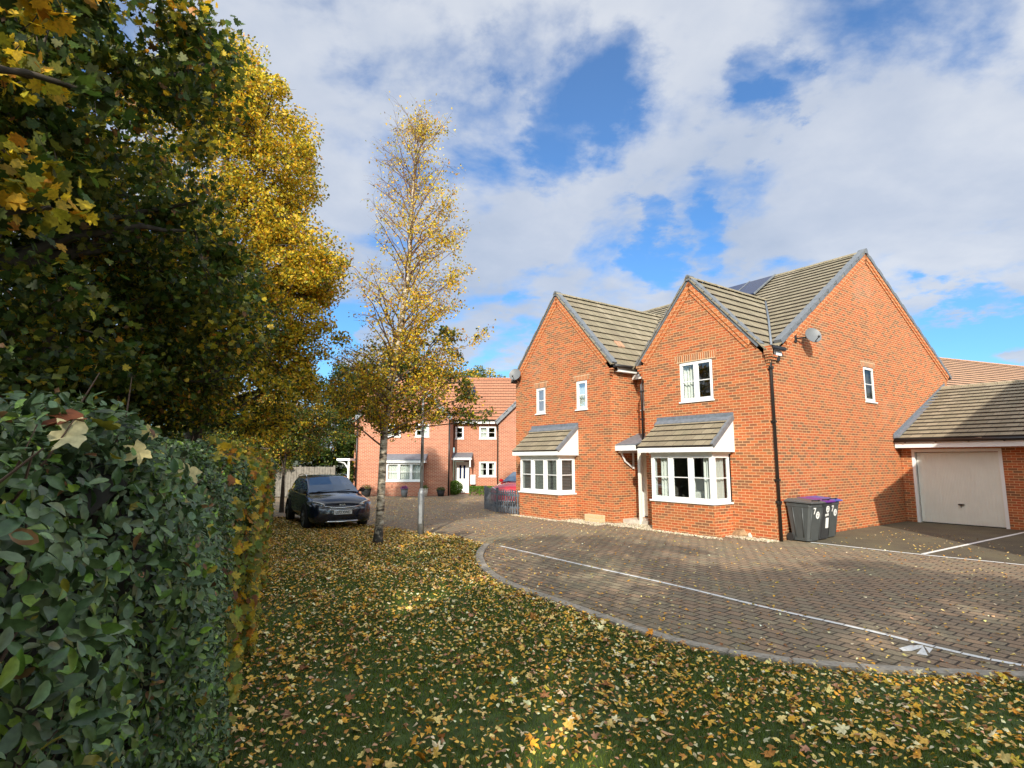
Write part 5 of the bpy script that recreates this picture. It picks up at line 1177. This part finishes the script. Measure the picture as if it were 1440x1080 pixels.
for tp,z0 in LT:
    x0=tp[-1].x
    dens=np.interp(tp[-1].z,[2.2,3.5,5,6.5,9,12],[15,22,16,7.5,4.2,2.2])*(1+.75*np.clip((x0+2.75)/1.0,-1,1.3)*(tp[-1].z>4.2))
    for _ in range(RNG.poisson(max(.3,dens))):
        i=random.randint(0,len(tp)-2); p=tp[i].lerp(tp[i+1],random.random()); P.append((p.x+random.gauss(0,.085),p.y+random.gauss(0,.085),p.z+random.gauss(0,.085)-.03))
P=np.array(P); n=len(P); q=np.clip((P[:,2]-3.0)/3.2,0,1)[:,None]
lo=np.array([.8,2.4,4,4.0,3.0,4.5,2.6,.8]); hi=np.array([0,.1,.6,2.2,6,5,.8,.9]); print('birch leaves',n)
leaves('crown',bt,M['leaf'],P,RNG.normal(size=(n,3)),RNG.uniform(.045,.080,n),pick(n,PAL,lo*(1-q)+hi*q,.2),'birch',off=(-3.24,14,0))
# young maple growing round the lamp post (dark green lower foliage)
tree('young_maple','young green maple growing just behind the birch, its leaves hiding the lamp head','tree',(-3.76,16.4,0),[(-3.76,16.4,0),(-3.76,16.4,2.7),(-3.5,16.4,3.1),(-3.0,16.4,3.9),(-2.6,16.4,4.8)],
     [(-2.2,16.3,3.9,1.15,1.0,1.0),(-1.3,16.2,3.35,.9,.6,.35),(-3.6,16.3,4.5,1.0,.9,1.0),(-2.6,16.3,5.2,1.3,.9,.9),(-4.6,16.3,3.9,.9,.8,.9),(-3.4,16.3,3.3,1.0,.8,.5)],10500,(.055,.095),PAL,w_const(1.0,3.5,4,4,3,5,3.0,.3),kind='maple',clumpr=.30,clumps=260,r0=.04,limbs=40)
# ------------------------------------------------------------ small planting by the far houses
def bush(label,p,r,pal,w,n,cat='bush',name='box_bush',size=(.05,.09)):
    o=thing(name,label,cat,p,off=p)
    m=MB(); m.tube([p,(p[0],p[1],p[2]+r[2]*.9)],[.02,.01],6); m.build('stem',M['twig'],o)
    D=RNG.normal(size=(n,3)); D/=np.linalg.norm(D,axis=1,keepdims=True); P=np.array(p)+np.array([0,0,r[2]])+D*np.array(r)*(RNG.random((n,1))**.25)
    P=P[P[:,2]>p[2]-.001]; n=len(P); leaves('foliage',o,M['leaf'],P,RNG.normal(size=(n,3))+np.array([0,-.3,.6]),RNG.uniform(*size,n),pick(n,pal,w,.2),'diamond',off=p); return o
LG=[(.10,.20,.02),(.16,.28,.03),(.06,.12,.015)]
bush('rounded bright green bush left of the white front door',(-3.35,33.2,0),(.50,.4,.42),LG,[3,3,1],2600)
hdg=thing('low_hedge','low bright green hedge under the terrace window, right of the white door','hedge',(-1.6,33.0,0),off=(-1.6,33.0,0))
n=5200; P=np.stack([RNG.uniform(-2.45,-.75,n),RNG.uniform(32.6,33.2,n),RNG.random(n)**.6*.52],1); leaves('foliage',hdg,M['leaf'],P,RNG.normal(size=(n,3))+np.array([0,-.3,.6]),RNG.uniform(.05,.09,n),pick(n,LG,[3,3,1],.2),'diamond',off=(-1.6,33,0))
m=MB(); m.box(-2.35,-.85,32.7,33.1,0,.4); m.build('branches',M['twig'],hdg)
for (o,px,py,h,r),pl,ww in zip(POTS,([(.35,.06,.30),(.06,.12,.03)],[(.10,.16,.03)],[(.08,.14,.02),(.2,.2,.04)],[(.06,.10,.02)]),([3,1],[1],[3,1],[1])):
    n=420; D=RNG.normal(size=(n,3)); D/=np.linalg.norm(D,axis=1,keepdims=True); P=np.array([px,py,h+.06])+D*np.array([r*1.2,r*1.2,r*.8])*(RNG.random((n,1))**.4); leaves('plant',o,M['leaf'],P,RNG.normal(size=(n,3)),RNG.uniform(.04,.07,n),pick(n,pl,ww,.2),'diamond',off=(px,py,0))
# ============================================================ LIGHT, SKY, CAMERA
EL=27.5; SV=Vector((.125,.992,0))*math.cos(R(EL))+Vector((0,0,-math.sin(R(EL))))
sd=bpy.data.lights.new('sun','SUN'); sd.energy=5.0; sd.angle=R(.55); sd.color=(1,.92,.79); so=bpy.data.objects.new('sun',sd); COL.objects.link(so); so.rotation_euler=SV.to_track_quat('-Z','Y').to_euler(); so.location=(-2,-20,20)
w=bpy.data.worlds.new('World'); S.world=w; w.use_nodes=True; nt=w.node_tree; L=nt.links; bg=nt.nodes['Background']; bg.inputs['Strength'].default_value=.12
sky=N(nt,'ShaderNodeTexSky'); sky.sky_type='NISHITA'; sky.sun_disc=False; sky.sun_elevation=R(EL); sky.sun_rotation=math.atan2(-.125,-.992)%(2*math.pi); sky.ozone_density=2.5; sky.air_density=1.0; sky.dust_density=.4
tc=N(nt,'ShaderNodeTexCoord'); sx=N(nt,'ShaderNodeSeparateXYZ'); L.new(tc.outputs['Generated'],sx.inputs[0])
zc=N(nt,'ShaderNodeMath',operation='MAXIMUM'); zc.inputs[1].default_value=0; L.new(sx.outputs[2],zc.inputs[0])
za=N(nt,'ShaderNodeMath',operation='ADD'); za.inputs[1].default_value=.22; L.new(zc.outputs[0],za.inputs[0])
dx=N(nt,'ShaderNodeMath',operation='DIVIDE'); L.new(sx.outputs[0],dx.inputs[0]); L.new(za.outputs[0],dx.inputs[1])
dy=N(nt,'ShaderNodeMath',operation='DIVIDE'); L.new(sx.outputs[1],dy.inputs[0]); L.new(za.outputs[0],dy.inputs[1])
cb=N(nt,'ShaderNodeCombineXYZ'); L.new(dx.outputs[0],cb.inputs[0]); L.new(dy.outputs[0],cb.inputs[1])
def nz(scale,det,rough,loc,dist=0):
    mp=N(nt,'ShaderNodeMapping'); mp.inputs['Location'].default_value=loc; L.new(cb.outputs[0],mp.inputs['Vector'])
    n=N(nt,'ShaderNodeTexNoise',Scale=scale,Detail=det,Roughness=rough,Distortion=dist); L.new(mp.outputs[0],n.inputs['Vector']); return n.outputs['Fac']
n1=nz(2.7,8.0,.55,(3.4,1.2,0),.2)
acc=n1
def vdir(x,y):
    a=(x-720)/CF; b=(540-y)/CF; return Vector((a,math.cos(CP)-b*math.sin(CP),math.sin(CP)+b*math.cos(CP))).normalized()
GAPS=[(745,40,6.0,.12),(640,60,6,.05),(805,190,6.0,.12),(860,120,4.5,.08),(1080,135,4.0,.11),(1075,195,3.5,.12),(1010,215,3.5,.08),(905,310,3.0,.12),(925,380,4.0,.14),(1000,330,2.5,.08),(450,500,5,.30),(1400,490,5.5,.22),(730,430,3.0,.08),(580,60,7,.05),(700,500,3,.08)]
CLD=[(500,200,15,.12),(1250,260,14,.14),(950,60,6,.08),(870,250,4.5,.05),(700,330,7,.08),(1150,420,8,.08),(700,480,3,.0)]
wn=N(nt,'ShaderNodeTexNoise',Scale=2.6,Detail=7.0,Roughness=.62); L.new(cb.outputs[0],wn.inputs['Vector'])
ws=N(nt,'ShaderNodeVectorMath',operation='SUBTRACT'); ws.inputs[1].default_value=(.5,.5,.5); L.new(wn.outputs['Color'],ws.inputs[0])
ww=N(nt,'ShaderNodeVectorMath',operation='MULTIPLY_ADD'); ww.inputs[1].default_value=(.36,.36,.36); L.new(ws.outputs[0],ww.inputs[0]); L.new(tc.outputs['Generated'],ww.inputs[2])
wd=N(nt,'ShaderNodeVectorMath',operation='NORMALIZE'); L.new(ww.outputs[0],wd.inputs[0])
for lst,sg in ((GAPS,-1),(CLD,1)):
    for x_,y_,rad,am in lst:
        d=N(nt,'ShaderNodeVectorMath',operation='DOT_PRODUCT'); d.inputs[1].default_value=vdir(x_,y_); L.new(wd.outputs[0],d.inputs[0])
        mr=N(nt,'ShaderNodeMapRange',interpolation_type='SMOOTHSTEP'); mr.inputs[1].default_value=math.cos(R(rad)); mr.inputs[2].default_value=1; mr.inputs[3].default_value=0; mr.inputs[4].default_value=sg*am; L.new(d.outputs['Value'],mr.inputs[0])
        ad=N(nt,'ShaderNodeMath',operation='ADD'); L.new(acc,ad.inputs[0]); L.new(mr.outputs[0],ad.inputs[1]); acc=ad.outputs[0]
cov=N(nt,'ShaderNodeMapRange',interpolation_type='SMOOTHSTEP'); cov.inputs[1].default_value=.35; cov.inputs[2].default_value=.57; cov.inputs[3].default_value=.06; cov.inputs[4].default_value=.93; L.new(acc,cov.inputs[0])
n2=nz(1.1,6.0,.55,(8.3,4.1,0),.3); n3=nz(4.0,6.0,.6,(1.3,9.1,0),.2)
mm=N(nt,'ShaderNodeMath',operation='MULTIPLY_ADD'); mm.inputs[1].default_value=.35; L.new(n3,mm.inputs[0]); L.new(n2,mm.inputs[2])
cr=ramp(nt,[(.50,(3.3,3.8,4.7)),(.66,(4.0,4.4,5.15)),(.82,(5.0,5.25,5.7))]); L.new(mm.outputs[0],cr.inputs['Fac'])
blue=N(nt,'ShaderNodeMix',data_type='RGBA',blend_type='MULTIPLY'); blue.inputs['Factor'].default_value=1; blue.inputs['B'].default_value=(.52,.95,1.30,1); L.new(sky.outputs[0],blue.inputs['A'])
mx=N(nt,'ShaderNodeMix',data_type='RGBA'); L.new(cov.outputs[0],mx.inputs['Factor']); L.new(blue.outputs['Result'],mx.inputs['A']); L.new(cr.outputs['Color'],mx.inputs['B']); # the sky is brighter round the sun (behind the camera)
sdn=N(nt,'ShaderNodeVectorMath',operation='DOT_PRODUCT'); sdn.inputs[1].default_value=(-SV).normalized(); L.new(tc.outputs['Generated'],sdn.inputs[0])
sg_=N(nt,'ShaderNodeMapRange',interpolation_type='SMOOTHSTEP'); sg_.inputs[1].default_value=-.15; sg_.inputs[2].default_value=1; sg_.inputs[3].default_value=0; sg_.inputs[4].default_value=1; L.new(sdn.outputs['Value'],sg_.inputs[0])
tn=N(nt,'ShaderNodeMix',data_type='RGBA'); tn.inputs['A'].default_value=(1,1,1,1); tn.inputs['B'].default_value=(3.8,3.4,2.65,1); L.new(sg_.outputs[0],tn.inputs['Factor']); gm=N(nt,'ShaderNodeVectorMath',operation='MULTIPLY'); L.new(mx.outputs['Result'],gm.inputs[0]); L.new(tn.outputs['Result'],gm.inputs[1]); L.new(gm.outputs[0],bg.inputs['Color'])
cam=bpy.data.cameras.new('camera'); cam.sensor_fit='HORIZONTAL'; cam.sensor_width=36; cam.lens=CF/1440*36; cam.clip_start=.05; cam.clip_end=4000
co=bpy.data.objects.new('camera',cam); COL.objects.link(co); co.location=(0,0,CH); co.rotation_euler=(math.pi/2+CP,0,0); S.camera=co
S.render.engine='CYCLES'; S.cycles.transparent_max_bounces=12; S.cycles.max_bounces=6
S.view_settings.view_transform='Standard'; S.view_settings.look='None'; S.view_settings.exposure=.32; S.view_settings.gamma=1
S.render.resolution_x=1024; S.render.resolution_y=768
